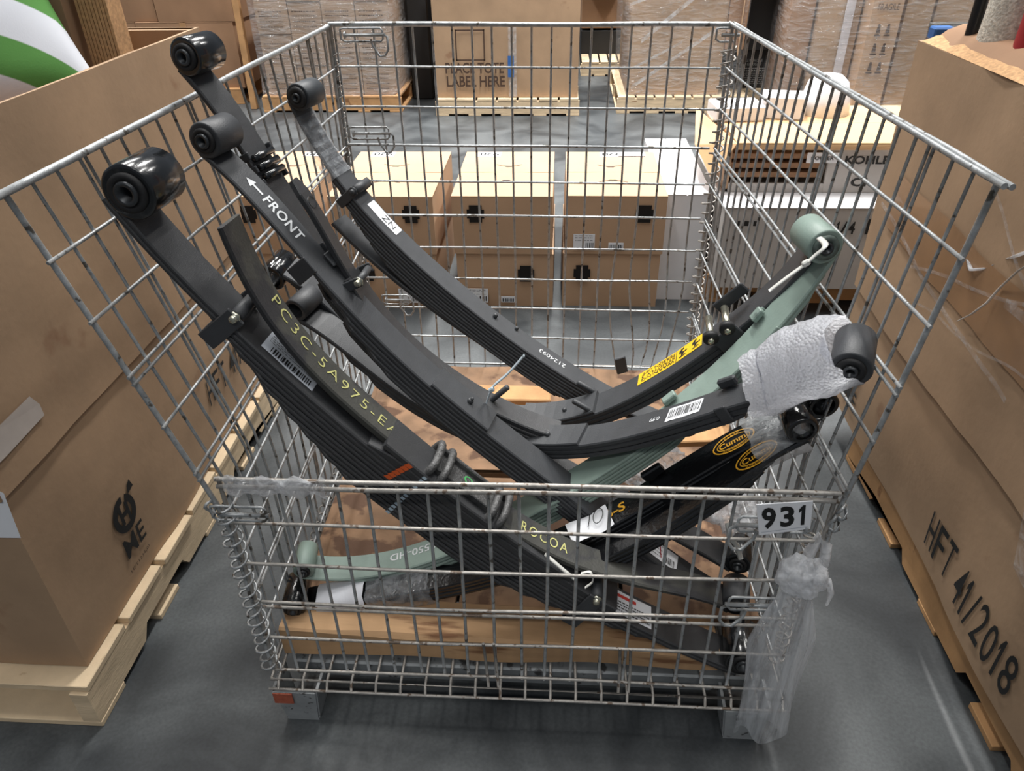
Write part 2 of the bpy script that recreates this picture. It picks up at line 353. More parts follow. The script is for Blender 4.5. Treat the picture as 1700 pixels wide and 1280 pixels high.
# base mesh, runners, legs
fr = MB().tube([Vector(p) for p in ((-.56, -.012, ZO-.532), (.475, -.012, ZO-.532), (.445, D, ZO-.532), (-.59, D, ZO-.532))], .004, 6, closed=True)
P = obj('base_mesh', fr, WIRED, cage)
for k in range(21):
    x = -.545+k*2*I
    wire([Vector((x, -.022, ZO-.548)), Vector((x, -.012, ZO-.532)), Vector((x-.002, .1, ZO-.528)), Vector((x-.028*.6, D, ZO-.528))], HW, P, WIRED)
for k in range(12):
    y = .09+k*4*I
    wire([Vector((-.56-.028*y, y, ZO-.522)), Vector((0, y, ZO-.524)), Vector((.468-.03*y, y, ZO-.522))], HW, P, WIRED)
wire(linepts(lambda t: Vector((-.565+t*1.05, -.022, ZO-.550)), 14), HW*1.1, P, WIRED)
for y in (.07, .58, 1.08):
    b = MB(); b.box(-.53, .44, y-.032, y+.032, ZO-.585, ZO-.537, .004); obj('cross_runner', b, STEEL, cage)
LEGM = pm('scuffed_leg_plate', (150, 154, 156), .5, .25, var=.15, scale=25, bump=.2, spots=(84, 84, 84), sscale=60, sth=.62)
for ix, x in enumerate((-.512, .405)):
    for y in (.010, 1.09):
        b = MB()
        sgx = -1 if x < 0 else 1
        for (pts) in ([(x-.045, y-.035), (x+.045, y-.035)], [(x+.045*(-sgx), y-.035), (x+.045*(-sgx), y+.04)], [(x+.045*(sgx), y-.035), (x+.045*(sgx), y+.04)]):
            (xa, ya), (xb, yb) = pts; t = Vector((xb-xa, yb-ya, 0)).normalized(); n_ = Vector((t.y, -t.x, 0))*.003
            cx = Vector((x, y, 0))
            V = []
            for z, s_ in ((ZO-.553, 1.0), (.004, .72)):
                for q in ((xa, ya), (xb, yb)):
                    p = Vector((x+(q[0]-x)*s_, y+(q[1]-y)*s_, z)); V += [p-n_, p+n_]
            b.add(V, [(0, 2, 3, 1), (4, 5, 7, 6), (0, 4, 6, 2), (1, 3, 7, 5), (0, 1, 5, 4), (2, 6, 7, 3)])
        b.box(x-.034, x+.034, y-.028, y+.03, 0, .005)
        leg = obj('leg', b, LEGM, cage)
        if x < 0 and y < .5:
            q = MB(); q.box(x-.0440, x-.004, y-.0412, y-.0385, ZO-.585, ZO-.554); tag(obj('paint_patch', q, OPAINT, leg), 'orange painted patch')
# spiral hinges
def helix(a, b, r, turns, rw=.0022, jit=.15):
    a, b = Vector(a), Vector(b); t = (b-a).normalized(); u = t.cross(Vector((0, 1, .3))).normalized(); w = t.cross(u); n = int(turns*11)
    return MB().tube([a.lerp(b, i/n)+u*(math.cos(2*math.pi*turns*i/n)*r*(1+jit*math.sin(i*.21)))+w*(math.sin(2*math.pi*turns*i/n)*r) for i in range(n+1)], rw, 5)
obj('spiral_hinge', helix((-.549, -.010, ZO-.05), (-.553, -.010, ZO-.50), .0165, 17, .0026), WIRE, cage)
obj('spiral_hinge', helix((-.585, D, ZO+.46), (-.59, D, ZO-.50), .009, 36), WIRED, cage)
obj('spiral_hinge', helix((.437, D, ZO+.47), (.44, D, ZO-.50), .017, 34, .0026), WIRED, cage)
obj('spiral_hinge', helix((-.575, .30, ZO-.515), (-.59, .86, ZO-.515), .010, 18), WIRED, cage)
obj('spiral_hinge', helix((.458, .12, ZO-.51), (.445, .95, ZO-.51), .012, 28), WIRED, cage)
obj('spiral_hinge', helix((.452, .02, ZO-.10), (.452, .02, ZO-.46), .012, 15), WIRED, cage)
# latches
def latch(o, a, b, L_=.105, s=1, n=(0, -1, 0), hook=True):
    o, a, b, n = Vector(o), Vector(a), Vector(b), Vector(n); q = MB(); r = .0027
    def p(x, y, z=.0): return o+a*x*s+b*y*s+n*(z+.009)
    q.tube([p(0, .012), p(0, .018), p(.01, .02), p(L_, .02), p(L_+.005, .014), p(L_+.005, -.006), p(L_, -.012), p(.01, -.012), p(0, -.006)], r, 6, closed=True)
    q.tube([p(.012, .004, .003), p(L_+.012, .004, .003)], .0042, 7)
    part = obj('latch', q, WIRE, cage)
    if hook:
        h = MB().tube([p(L_+.008, .006, .006), p(L_+.018, .0, .008), p(L_+.018, -.03, .009), p(L_+.008, -.045, .009), p(L_-.006, -.046, .009), p(L_-.022, -.02, .009), p(L_-.026, -.006, .006)], .0031, 7)
        obj('hook', h, WIRE, part); h = MB().tube([p(.012, .004, .003)+(n*math.cos(g)+b*math.sin(g))*.0075 for g in [k*math.pi/3 for k in range(6)]], .0028, 5, closed=True)
        obj('ring', h, WIRE, part)
X, Z = (1, 0, 0), (0, 0, 1)
o = aty(567, 60, D); latch(o, X, Z)
o = aty(582, 222, D); latch(o, X, Z)
o = aty(636, 497, D); latch(o, X, Z, .08)
o = aty(1208, 45, D); latch(aty(1188, 60, D), X, Z, .045, hook=False)
# front right latches hanging from the gate
latch(aty(1292, 1000, 0), (-1, 0, 0), Z, .085)
latch(aty(1345, 868, 0)+Vector((0, -.002, 0)), (-1, 0, 0), Z, .115)
latch(aty(356, 848, 0), X, Z, .09, hook=False)
q = MB()
for c, r_ in (((1385, 868), .013), ((1398, 850), .011), ((350, 845), .012)):
    p0 = aty(*c, -.005); q.tube([p0+Vector((math.cos(g)*r_*.6, .006*math.sin(g*2), math.sin(g)*r_*1.3)) for g in [k*math.pi/5 for k in range(10)]], .003, 6, closed=True)
obj('snap_ring', q, WIRE, cage)
# number sign on the gate
s = thing('number_sign', aty(1303, 860, -.02), 'white card printed 931 clipped to the front gate of the cage', 'sign')
c4 = [aty(u, v, y) for u, v, y in ((1256, 838, -.018), (1350, 832, -.018), (1345, 878, -.02), (1260, 889, -.02))]
def quadmap(c, off=Vector((0, 0, 0))):
    return lambda x, y: (c[3]*(1-x)+c[2]*x)*(1-y)+(c[0]*(1-x)+c[1]*x)*y+off
qm = quadmap(c4); b = MB(); nn = (c4[1]-c4[0]).cross(c4[3]-c4[0]).normalized()
if nn.y > 0: nn = -nn
V = [qm(x, y)+nn*k for k in (0, -.0015) for x, y in ((0, 0), (1, 0), (1, 1), (0, 1))]
b.add(V, [(0, 1, 2, 3), (7, 6, 5, 4), (0, 4, 5, 1), (1, 5, 6, 2), (2, 6, 7, 3), (3, 7, 4, 0)]); obj('card', b, PAPER, s)
b = MB(); word_map(b, '931', lambda x, y: qm(.08+x*.84, .19+y*.70)+nn*.0008, {'1': .62}, .035, .30); obj('printed_number', b, INK, s)
b = MB(); b.add([qm(.05, .09)+nn*.0006, qm(.95, .09)+nn*.0006, qm(.95, .11)+nn*.0006, qm(.05, .11)+nn*.0006], [(0, 1, 2, 3)]); obj('printed_line', b, PAPG, s)
# wooden liner and beam inside
w = thing('wooden_liner', (-.05, .6, ZO-.47), 'worn brown plywood sheets lying on the floor of the wire cage', 'board')
rnd = random.Random(3)
for (x0, x1, y0, y1, dz) in ((-.55, -.20, .15, .60, 0), (-.19, .16, .15, .58, .002), (.17, .455, .15, .60, -.002), (-.555, -.05, .61, 1.13, .003), (-.04, .43, .60, 1.13, 0)):
    def top(a, b_, x0=x0, x1=x1, y0=y0, y1=y1, dz=dz):
        x = x0+(x1-x0)*a; y = y0+(y1-y0)*b_; return Vector((x, y, ZO-.488+dz+.006*noise.noise(Vector((x*6, y*6, 1)))))
    b = MB().grid(top, 12, 12); b.box(x0, x1, y0, y1, ZO-.515, ZO-.4965); obj('plank', b, PLY, w)
beam = MB()
def bm(a, c):
    x = -.548+.90*a; sec = [(.047, -.522), (.045, -.452), (.052, -.445), (.14, -.447), (.15, -.46), (.15, -.522)]
    i = min(int(c*5+1e-6), 5); y, z = sec[i]; n_ = noise.noise(Vector((x*5, i, 0))); z += .006*n_+(-.030*a if z > -.5 else 0); return Vector((x, y+.004*n_, ZO+z))
beam.grid(bm, 40, 5, False)
for e in (0, 1): beam.add([bm(e, k/5) for k in range(6)], [(0, 1, 2, 3, 4, 5)])
tag(obj('timber_beam', beam, BEAM), 'pale rough timber plank lying along the inside front of the cage', 'plank')
b = MB().box(-.3, .0, .90, .98, ZO-.485, ZO-.455, .004); tag(obj('timber_offcut', b, PALW2), 'short pale timber board at the back of the cage floor', 'plank')
b = MB().obox(aty(1120, 725, .62), Vector((1, .1, .0)).normalized(), Vector((-.1, 1, 0)).normalized(), Vector((0, 0, 1)), .3, .07, .02, .003); tag(obj('timber_offcut', b, PALW2), 'small timber board glimpsed under the barcode spring', 'plank')
# ================================================================== LEAF SPRINGS
class Path:
    """planar curve of a main leaf's top face; nv = unit normal of its plane (the eyes' axis), through anchor (u, v, Y)"""
    def __init__(s, pts, az, anchor, el=0, deg=4, e0=None, e1=None, edge=0):
        az, el = math.radians(az), math.radians(el)
        n = np.array([math.sin(az)*math.cos(el), math.cos(az)*math.cos(el), math.sin(el)]); A = np.array(list(aty(*anchor)))
        def on(u, v, k=0): d = ray(u, v); return CP+d*(np.dot(A+n*k-CP, n)/np.dot(d, n))-n*k   # k: the points run along the edge at that offset
        s.n0 = Vector(n); s.roll = 0
        P = np.array([on(*p[:2], edge) for p in pts])
        for it in range(4):
            if it:                          # hang the ends on the eyes: (u, v, R) of the eye's middle
                for e, k in ((e0, 0), (e1, -1)):
                    if e:
                        T, nv, U = s.fr(0 if k == 0 else s.L); P[k] = on(e[0], e[1])-np.array(U)*e[2]
            d = np.r_[0, np.cumsum(np.linalg.norm(np.diff(P, axis=0), axis=1))]; t = d/d[-1]; w = np.ones(len(t)); w[0] = w[-1] = 6
            cf = [np.polyfit(t, P[:, i], min(deg, len(pts)-1), w=w) for i in range(3)]
            tt = np.linspace(0, 1, 201); Q = np.stack([np.polyval(c, tt) for c in cf], 1)
            s.Q = Q; s.s = np.r_[0, np.cumsum(np.linalg.norm(np.diff(Q, axis=0), axis=1))]; s.L = s.s[-1]
    def P(s, a):
        if a < 0: return Vector(s.Q[0])+ (Vector(s.Q[0])-Vector(s.Q[1])).normalized()*(-a)
        if a > s.L: return Vector(s.Q[-1])+(Vector(s.Q[-1])-Vector(s.Q[-2])).normalized()*(a-s.L)
        return Vector([np.interp(a, s.s, s.Q[:, i]) for i in range(3)])
    def fr(s, a):
        T = (s.P(a+.006)-s.P(a-.006)).normalized(); n = (s.n0-T*s.n0.dot(T)).normalized()
        U = T.cross(n).normalized()
        if U.z < 0: U = -U
        if s.roll:
            R = Matrix.Rotation(s.roll, 3, T); n = R@n; U = R@U
        return T, n, U
    def at(s, a, w=0, h=0): T, n, U = s.fr(a); return s.P(a)+n*w+U*h
    def flip(s): s.n0 = -s.n0
def sweep(path, s0, s1, W, h0, h1, c=.0024, n=None, wf=None, hf=None, woff=0):
    n = n or max(4, int(abs(s1-s0)/.025)); V = []
    for i in range(n+1):
        a = s0+(s1-s0)*i/n; T, nv, U = path.fr(a); p = path.P(a); w = W/2*(wf(i/n) if wf else 1); hb, ht = (h0, h1) if not hf else hf(i/n)
        cc = min(c, abs(ht-hb)*.3)
        for (x, y) in ((-w, hb+cc), (-w+cc, hb), (w-cc, hb), (w, hb+cc), (w, ht-cc), (w-cc, ht), (-w+cc, ht), (-w, ht-cc)): V.append(p+nv*(x+woff)+U*y)
    F = [(i*8+k, i*8+(k+1) % 8, (i+1)*8+(k+1) % 8, (i+1)*8+k) for i in range(n) for k in range(8)]
    mb = MB().add(V, F); b = n*8; mb.add([], []); mb.f += [tuple(range(8))[::-1], tuple(b+k for k in range(8))]; mb.sm += [False, False]
    return mb
def eye(root, path, end, R, W, mat, tk=.009, bush=RUB, wid=None, bushing=True, ringr=.62, dn=False, open_=False):
    a = 0 if end == 0 else path.L; T, n, U = path.fr(a); out = -T if end == 0 else T
    sg = -1 if dn else 1
    c = path.P(a)+U*(R-tk*.5)*sg; Wd = wid or W
    h = Wd/2+.001; q = MB().lathe(c, n, [(R-tk, -h), (R-tk*.5, -h-.0), (R-.002, -h), (R, -h+.002), (R, h-.002), (R-.002, h), (R-tk, h), (R-tk, -h)], 32)
    e = obj('eye', q, mat, root)
    # scarf end of the leaf curling round the eye
    if bushing:
        hb = Wd/2+.006; r1 = R-tk-.0002; r2 = r1*ringr; r3 = r2*.62
        q = MB().lathe(c, n, [(r1, -h), (r1*.97, -hb), (r2, -hb), (r2, hb), (r1*.97, hb), (r1, h)], 28); bo = obj('bushing', q, bush, root)
        q = MB().lathe(c, n, [(r2, -hb), (r2-.001, -hb-.004), (r3, -hb-.004), (r3, hb+.004), (r2-.001, hb+.004), (r2, hb)], 24); obj('sleeve', q, SLV, bo)
        q = MB().lathe(c, n, [(0, -hb*.3), (r3, -hb*.3)], 16); obj('bore', q, HOLE, bo)
    return c
def clip(root, path, s, W, stack, length=.034, tube=True, mat=BLK, side=-1, tk=.005, htop=.02, bolt=ZINC, rt=.011):
    q = MB(); T, n, U = path.fr(s); p = path.P(s)
    for sd in (-1, 1): q.obox(p+n*(sd*(W/2+tk/2+.0008))+U*((htop-stack)/2), T, n, U, length, tk, stack+htop+.006, .0015)
    q.obox(p+U*(-stack-.004), T, n, U, length, W+.01, tk, .001)
    c = obj('rebound_clip', q, mat, root)
    if tube:
        b = MB().lathe(p+U*(htop-.002), n, [(0, -W/2+.002), (rt, -W/2+.002), (rt, W/2-.002), (0, W/2-.002)], 14); obj('spacer_tube', b, mat if bolt is ZINC else bolt, c)
        b = MB().lathe(p+U*(htop-.002), n, [(0, -W/2-.014), (.0055, -W/2-.014), (.007, -W/2-.012), (.007, -W/2-.0055), (.011, -W/2-.0055), (.011, -W/2-.003), (0, -W/2-.003)], 6); obj('bolt', b, bolt, c)
    return c
def leaves(root, path, W, n, tk, pitch, s0, s1, mid, step, mat, first=1, taper=True, steps=None, wmat=None, s0s=None):
    A, B = s0, s1
    for k in range(first, n):
        if steps: A, B = steps[k]
        h = -k*pitch
        wf = (lambda t: 1 if .03 < t < .97 else .75) if taper else None
        obj('leaf', sweep(path, A, B, W-.001*(k % 2), h-tk, h, wf=wf), mat, root)
        A += step[0]; B -= step[1]
def stud(root, path, s, w, h0, h1, r, mat=BLK, name='center_bolt', n=6, tilt=0):
    T, nv, U = path.fr(s); p = path.at(s, w, h0); q = MB().lathe(p, (U+T*tilt).normalized(), [(r, 0), (r, h1-h0-.002), (r-.002, h1-h0), (0, h1-h0)], n); return obj(name, q, mat, root)
def on_top(path, s0, w0, ls, lw, h=.0008, flip=False):
    """map unit square on the top face: x runs along the spring, y across"""
    if flip: return lambda x, y: path.at(s0-x*ls, w0-y*lw, h)
    return lambda x, y: path.at(s0+x*ls, w0+y*lw, h)
def label_on(root, path, s0, s1, w0, w1, mat=PAPER, h=.0007, name='paper_label', n=6):
    q = MB().grid(lambda a, b: path.at(s0+(s1-s0)*a, w0+(w1-w0)*b, h+.0004*math.sin(a*9)), n, 2); return obj(name, q, mat, root)
def bars(mb, f, n=18, x0=.05, x1=.95, y0=.1, y1=.6, seed=1):
    r = random.Random(seed); x = x0; w_ = (x1-x0)/n/2
    while x < x1:
        a = w_*r.uniform(.4, 1.5); mb.add([f(x, y0), f(x+a, y0), f(x+a, y1), f(x, y1)], [(0, 1, 2, 3)]); x += a+w_*r.uniform(.6, 1.5)
    return mb
def lines(mb, f, rows, x0=.05, x1=.95, seed=1, th=.03):
    r = random.Random(seed)
    for y in rows:
        x = x0
        while x < x1:
            a = r.uniform(.02, .09); mb.add([f(x, y), f(min(x+a, x1), y), f(min(x+a, x1), y+th), f(x, y+th)], [(0, 1, 2, 3)]); x += a+.02
    return mb
exec_after = []
# ---- 1 big multi-leaf pack across the front
p1 = Path([(207, 346), (253, 402), (306, 463), (343, 507), (384, 545), (420, 571), (447, 601), (505, 649), (562, 700), (607, 738), (672, 790), (740, 843), (820, 900), (900, 955), (1002, 1011), (1069, 1045), (1132, 1078), (1203, 1113)], 5, (238, 308, .145), e0=(240, 304, .036), e1=(1230, 1072, .030), deg=5, edge=-.038)
W1 = .076
r1 = thing('leaf_spring', p1.P(p1.L/2), 'thick black many-leaf spring across the cage front with an orange edge mark', 'leaf spring')
L1 = p1.L
obj('leaf', sweep(p1, 0, L1, W1, -.009, 0), BLKT, r1)
obj('leaf', sweep(p1, -.012, L1+.01, W1, -.0185, -.0095), BLKT, r1)
N1 = 10
st = {k: (L1*(.06+.036*k), L1*(.96-.036*k)) for k in range(2, N1)}
obj('spacer_leaf', sweep(p1, L1*.385, L1*.80, W1, .0006, .017, hf=lambda t: (.0006, .017*min(1, t*9+.3))), BLKT, r1)
obj('spacer_leaf', sweep(p1, L1*.40, L1*.72, W1, .0175, .030), BLKT, r1)
leaves(r1, p1, W1, N1, .0083, .0098, 0, 0, 0, (0, 0), BLKT, first=2, steps=st)
eye(r1, p1, 0, .042, W1, EYEG, tk=.011, wid=.086); eye(r1, p1, 1, .035, W1, EYEG, tk=.010, wid=.084)
S1c = L1*.168; clip(r1, p1, S1c, W1, .052, .034, True, BLK, htop=.022)
clip(r1, p1, L1*.765, W1, .07, .034, True, BLK, htop=.02)
lab = label_on(r1, p1, L1*.212, L1*.292, -.024, .024, PAPG)
q = MB(); fm = on_top(p1, L1*.212, -.024, L1*.08, .048, .0014); bars(q, lambda x, y: fm(x, y), 16, .15, .9, .08, .38); lines(q, fm, (.5, .6, .7, .82), th=.025); obj('barcode', q, INK, lab)
lab = label_on(r1, p1, L1*.80, L1*.865, -.028, .028, PAPER)
fm = on_top(p1, L1*.80, -.028, L1*.065, .056, .0014)
q = MB(); lines(q, fm, (.12, .25, .38, .5), th=.05, seed=4); obj('label_print', q, INK, lab)
q = MB().add([fm(.1, .72), fm(.6, .72), fm(.6, .86), fm(.1, .86)], [(0, 1, 2, 3)]); obj('red_band', q, pm('red_print', (200, 60, 50), .6), lab)
q = MB()                                    # marker dashes over the leaf edges
for k in range(-3, 10):
    for sa, mt in ((L1*.466+k*.0006, 0),):
        q.add([p1.at(sa+dx, -W1/2-.0012, -k*.0098-dz) for dx, dz in ((0, .001), (.008, .001), (.007, .0075), (-.001, .0075))], [(0, 1, 2, 3)])
tag(obj('chalk_line', q, pm('pale_blue_marker', (178, 196, 208), .7), r1), 'pale dashed line marked across the leaf edges')
q = MB()
for k in range(-3, 3):
    sa = L1*.435-.0015*k; q.add([p1.at(sa+dx, -W1/2-.0012, -k*.0098-dz) for dx, dz in ((0, .000), (.011, .001), (.009, .0092), (-.004, .0098))], [(0, 1, 2, 3)])
tag(obj('marker_line', q, ORNG, r1), 'orange marker line across the leaf edges')
# ---- 2 helper spring lying on the first: PC3C-5A975-EA / ROCOA
p2 = Path([(368, 379), (397, 447), (432, 502), (466, 552), (508, 606), (552, 655), (606, 696), (650, 730), (700, 772), (760, 822), (810, 858), (860, 890), (903, 915), (947, 936), (1005, 952), (1079, 974), (1150, 992), (1200, 1006)], 6, (900, 890, .10), deg=6, edge=-.031)
W2 = .062; L2 = p2.L
r2 = thing('helper_spring', p2.P(L2/2), 'single long black helper leaf stencilled PC3C-5A975-EA with a cast grey clamp', 'leaf spring')
obj('leaf', sweep(p2, 0, L2, W2, -.016, 0, c=.003, hf=lambda t: (-.010-.006*math.sin(math.pi*t), 0)), pm('scuffed_black_leaf', (58, 58, 54), .55, var=.25, scale=14, bump=.3, bscale=200, spots=(42, 42, 44), sscale=10, sth=.5), r2)
q = MB(); text_map(q, 'PC3C-5A975-EA', lambda x, y: p2.at(L2*.120+x*L2*.275, -.011+y*.022+(.010-.014*x), .0011), bold=-.008, spacing=1.25); obj('stencil', q, CHALK, r2)
q = MB(); text_map(q, 'ROCOA', lambda x, y: p2.at(L2*.648+x*L2*.088, -.013+y*.024, .0011), bold=0, spacing=1.3); obj('stencil', q, CHALK, r2)
q = MB().add([p2.at(L2*.395+dx, -.027+dw, .001) for dx, dw in ((0, .004), (.05, 0), (.05, .002), (0, .006))], [(0, 1, 2, 3)]); obj('chalk_mark', q, WPAINT, r2)
sa, sb = L2*.468, L2*.595                    # cast clamp
b = sweep(p2, sa, sb, W2*.86, -.014, .012, c=.004)
b2 = sweep(p2, sa, sb, .008, .010, .022, c=.002, woff=W2*.36); b.add(b2.v, b2.f)
b2 = sweep(p2, sa, sb, .006, .010, .015, c=.002, woff=-W2*.40); b.add(b2.v, b2.f)
cl = obj('cast_clamp', b, CAST, r2)
for s_, ln in ((sa-.006, .012), (sa+.020, .012), (sb-.012, .012), (sb+.012, .012)):
    T, n, U = p2.fr(s_); c = p2.at(s_, 0, -.002); q = MB()
    q.tube([c+n*(W2*.62*math.copysign(abs(math.cos(g))**.7, math.cos(g)))+U*(.026*math.copysign(abs(math.sin(g))**.6, math.sin(g))) for g in [2*math.pi*k/20 for k in range(20)]], .0078, 8, closed=True)
    obj('clamp_collar', q, CAST, cl)
q = MB(); fm = on_top(p2, (sa+sb)/2-.012, -.006, .02, .018, .0125)
for g in range(12):
    a0, a1 = 2*math.pi*g/12, 2*math.pi*(g+1)/12
    q.add([fm(.5+.5*math.cos(a0), .5+.5*math.sin(a0)), fm(.5+.5*math.cos(a1), .5+.5*math.sin(a1)), fm(.5+.33*math.cos(a1), .5+.33*math.sin(a1)), fm(.5+.33*math.cos(a0), .5+.33*math.sin(a0))], [(0, 1, 2, 3)])
obj('inspection_mark', q, pm('green_mark', (70, 160, 90), .6), cl)
# bracket block at the foot of the clamp
# ---- 3 FRONT spring
p3 = Path([(380, 282), (404, 312), (428, 342), (452, 368), (486, 408), (519, 448), (547, 478), (585, 522), (621, 563), (670, 606), (715, 640), (760, 677), (807, 715), (860, 757), (915, 800), (960, 840), (1030, 900), (1090, 938), (1140, 955), (1200, 985)], 13, (358, 225, .38), e0=(360, 224, .027), e1=(1222, 985, .024), deg=5, edge=-.032)
W3 = .064; L3 = p3.L
r3 = thing('leaf_spring', p3.P(L3/2), 'black leaf spring printed FRONT with a white arrow near its upper eye', 'leaf spring')
obj('leaf', sweep(p3, 0, L3, W3, -.010, 0), BLK, r3)
st = {1: (.22*L3, .95*L3), 2: (.25*L3, .90*L3), 3: (.28*L3, .84*L3), 4: (.33*L3, .80*L3), 5: (.36*L3, .76*L3)}
leaves(r3, p3, W3, 6, .0088, .0097, 0, 0, 0, (0, 0), BLK, steps=st)
eye(r3, p3, 0, .031, W3, BLK, tk=.009, wid=.07); eye(r3, p3, 1, .028, W3, BLK, tk=.009)
clip(r3, p3, L3*.195, W3, .04, .036, False, BLK, htop=.003)
T, n, U = p3.fr(L3*.20); q = MB().obox(p3.at(L3*.207, W3*.34, .006), T, n, U, .03, .02, .006, .002); obj('clip_tab', q, BLK, r3)
obj('spacer_pad', sweep(p3, L3*.43, L3*.535, W3*.98, .0002, .0085), BLK, r3)
stud(r3, p3, L3*.49, .002, .008, .016, .007); stud(r3, p3, L3*.49, .002, .016, .021, .004)
q = MB(); text_map(q, 'FRONT', lambda x, y: p3.at(L3*.092+x*L3*.070, -.011+y*.025, .0009), bold=.02, spacing=1.1); obj('printed_word', q, WPAINT, r3)
q = MB(); fm = lambda x, y: p3.at(L3*.057+x*L3*.030, -.009+y*.020, .0009)
q.add([fm(0, .5), fm(.42, 0), fm(.42, .38), fm(1, .38), fm(1, .62), fm(.42, .62), fm(.42, 1)], [(0, 1, 6), (2, 3, 4, 5)]); obj('printed_arrow', q, WPAINT, r3)
q = MB(); text_map(q, '0480', lambda x, y: p3.at(L3*.70+x*.03, -.006+y*.010, .0009)); obj('printed_number', q, WPAINT, r3)
lab = label_on(r3, p3, L3*.845, L3*.90, -.020, .024, PAPER); q = MB(); fm = on_top(p3, L3*.845, -.02, L3*.055, .044, .0014); bars(q, fm, 10, .5, .9, .1, .5); lines(q, fm, (.2, .4, .6), .05, .45); obj('label_print', q, INK, lab)
q = MB().add([fm(.42, .2), fm(.45, .2), fm(.35, .95), fm(.32, .95)], [(0, 1, 2, 3)]); obj('red_stroke', q, RED, lab)
# ---- 4 long spring with the topmost eye
p4 = Path([(365, 130), (392, 168), (422, 206), (449, 258), (474, 291), (491, 319), (528, 385), (565, 440), (605, 490), (650, 540), (700, 590), (760, 645), (820, 690), (900, 735), (1000, 790), (1100, 845), (1178, 886), (1205, 905)], 14, (330, 88, .47), e0=(330, 88, .028), e1=(1226, 918, .022), deg=5, edge=.033)
W4 = .066; L4 = p4.L
r4 = thing('leaf_spring', p4.P(L4/2), 'black leaf spring whose upper eye is the highest, resting over the left cage rail', 'leaf spring')
obj('leaf', sweep(p4, 0, L4, W4, -.011, 0), BLKT, r4)
st = {1: (.17*L4, .90*L4), 2: (.30*L4, .80*L4), 3: (.36*L4, .74*L4)}
leaves(r4, p4, W4, 4, .011, .012, 0, 0, 0, (0, 0), BLKT, steps=st)
eye(r4, p4, 0, .032, W4, EYEG, tk=.009, wid=.072); eye(r4, p4, 1, .027, W4, EYEG, tk=.009)
for s_ in (.122, .140, .158):
    clip(r4, p4, L4*s_, W4, .026, .014, False, BLK, htop=.006)
T, n, U = p4.fr(L4*.14); q = MB()
for dx in (-.018, 0, .018): q.lathe(p4.at(L4*.14+dx, 0, .009), n, [(0, -.03), (.007, -.03), (.007, .03), (0, .03)], 10)
obj('clip_bolt', q, EYEG, r4)
# ---- 5 shrink-wrapped spring at the back, printed 2124093
p5 = Path([(489, 190), (507, 222), (552, 291), (575, 312), (596, 333), (634, 383), (674, 422), (707, 455), (747, 492), (785, 517), (820, 541), (867, 574), (914, 608), (950, 634), (1000, 664), (1060, 694), (1130, 722)], 16, (507, 156, .79), e0=(508, 156, .026), edge=-.032)
W5 = .064; L5 = p5.L
r5 = thing('leaf_spring', p5.P(L5/2), 'black leaf spring nearest the back panel, upper end in clear film, printed 2124093', 'leaf spring')
obj('leaf', sweep(p5, 0, L5, W5, -.008, 0), BLK, r5)
st = {k: (L5*(.09+.032*k), L5*(.97-.03*k)) for k in range(1, 8)}
leaves(r5, p5, W5, 8, .0078, .0088, 0, 0, 0, (0, 0), BLK, steps=st)
eye(r5, p5, 0, .029, W5, pm('grey_black_eye', (52, 56, 60), .5, var=.2), tk=.006, wid=.066, ringr=.45); eye(r5, p5, 1, .033, W5, BLK, tk=.007)
obj('film_sleeve', sweep(p5, L5*.03, L5*.155, W5+.004, -.022, .002, n=24, hf=lambda t: (-.016-.012*t, .0025+.0015*math.sin(t*40))), FILMK, r5)
clip(r5, p5, L5*.195, W5, .035, .022, True, BLK, htop=.018, bolt=BLK)
q = sweep(p5, L5*.21, L5*.75, W5*.92, -.09, -.078, hf=lambda t: (-.105+.034*min(1, t*1.5)*1, -.093+.034*min(1, t*1.5)))
obj('helper_leaf', q, BLK, r5)
lab = label_on(r5, p5, L5*.228, L5*.308, -.006, .026, PAPER); q = MB(); fm = on_top(p5, L5*.228, -.006, L5*.08, .032, .0013); text_map(q, 'ZN', lambda x, y: fm(.45+.4*x, .2+.6*y), bold=-.01); obj('handwriting', q, INK, lab)
q = MB(); text_map(q, '2124093', lambda x, y: p5.at(L5*.735-x*.075, .010-y*.014, .0009)); obj('printed_number', q, WPAINT, r5)
stud(r5, p5, L5*.56, .006, 0, .010, .006); stud(r5, p5, L5*.61, .018, 0, .008, .005)
# ---- 6 spring with the yellow warning label
p6 = Path([(463, 440), (500, 478), (545, 515), (600, 560), (655, 612), (712, 655), (775, 690), (840, 708), (897, 708), (938, 699), (1003, 678), (1055, 654), (1102, 631), (1149, 602), (1201, 567), (1250, 525), (1300, 475), (1340, 430)], 10, (900, 680, .49), el=8, deg=6, e0=(470, 421, .022), edge=-.036)
W6 = .072; L6 = p6.L
r6 = thing('leaf_spring', p6.P(L6*.6), 'black leaf spring bearing a yellow warning label, rising to the right', 'leaf spring')
obj('leaf', sweep(p6, L6*.015, L6, W6, -.013, 0), BLK, r6)
st = {1: (.03*L6, .95*L6), 2: (.12*L6, .86*L6), 3: (.2*L6, .76*L6)}
leaves(r6, p6, W6, 3, .012, .013, 0, 0, 0, (0, 0), BLK, steps=st)
obj('spacer_pad', sweep(p6, L6*.47, L6*.60, W6*.99, .0003, .009), BLK, r6)
eye(r6, p6, 0, .030, W6, GLOSS, tk=.009, bushing=False, dn=True)
for w_ in (-.025, .038):
    stud(r6, p6, L6*.595, w_, 0, .052, .0065, BLK, 'center_bolt', 8, -.5)
stud(r6, p6, L6*.545, -.005, .008, .016, .0055)
a0, a1 = L6*.678, L6*.802
lab = label_on(r6, p6, a0, a1, -.004, .034, YEL, name='warning_label', n=10); fm = on_top(p6, a0, -.004, a1-a0, .038, .0014)
q = MB()
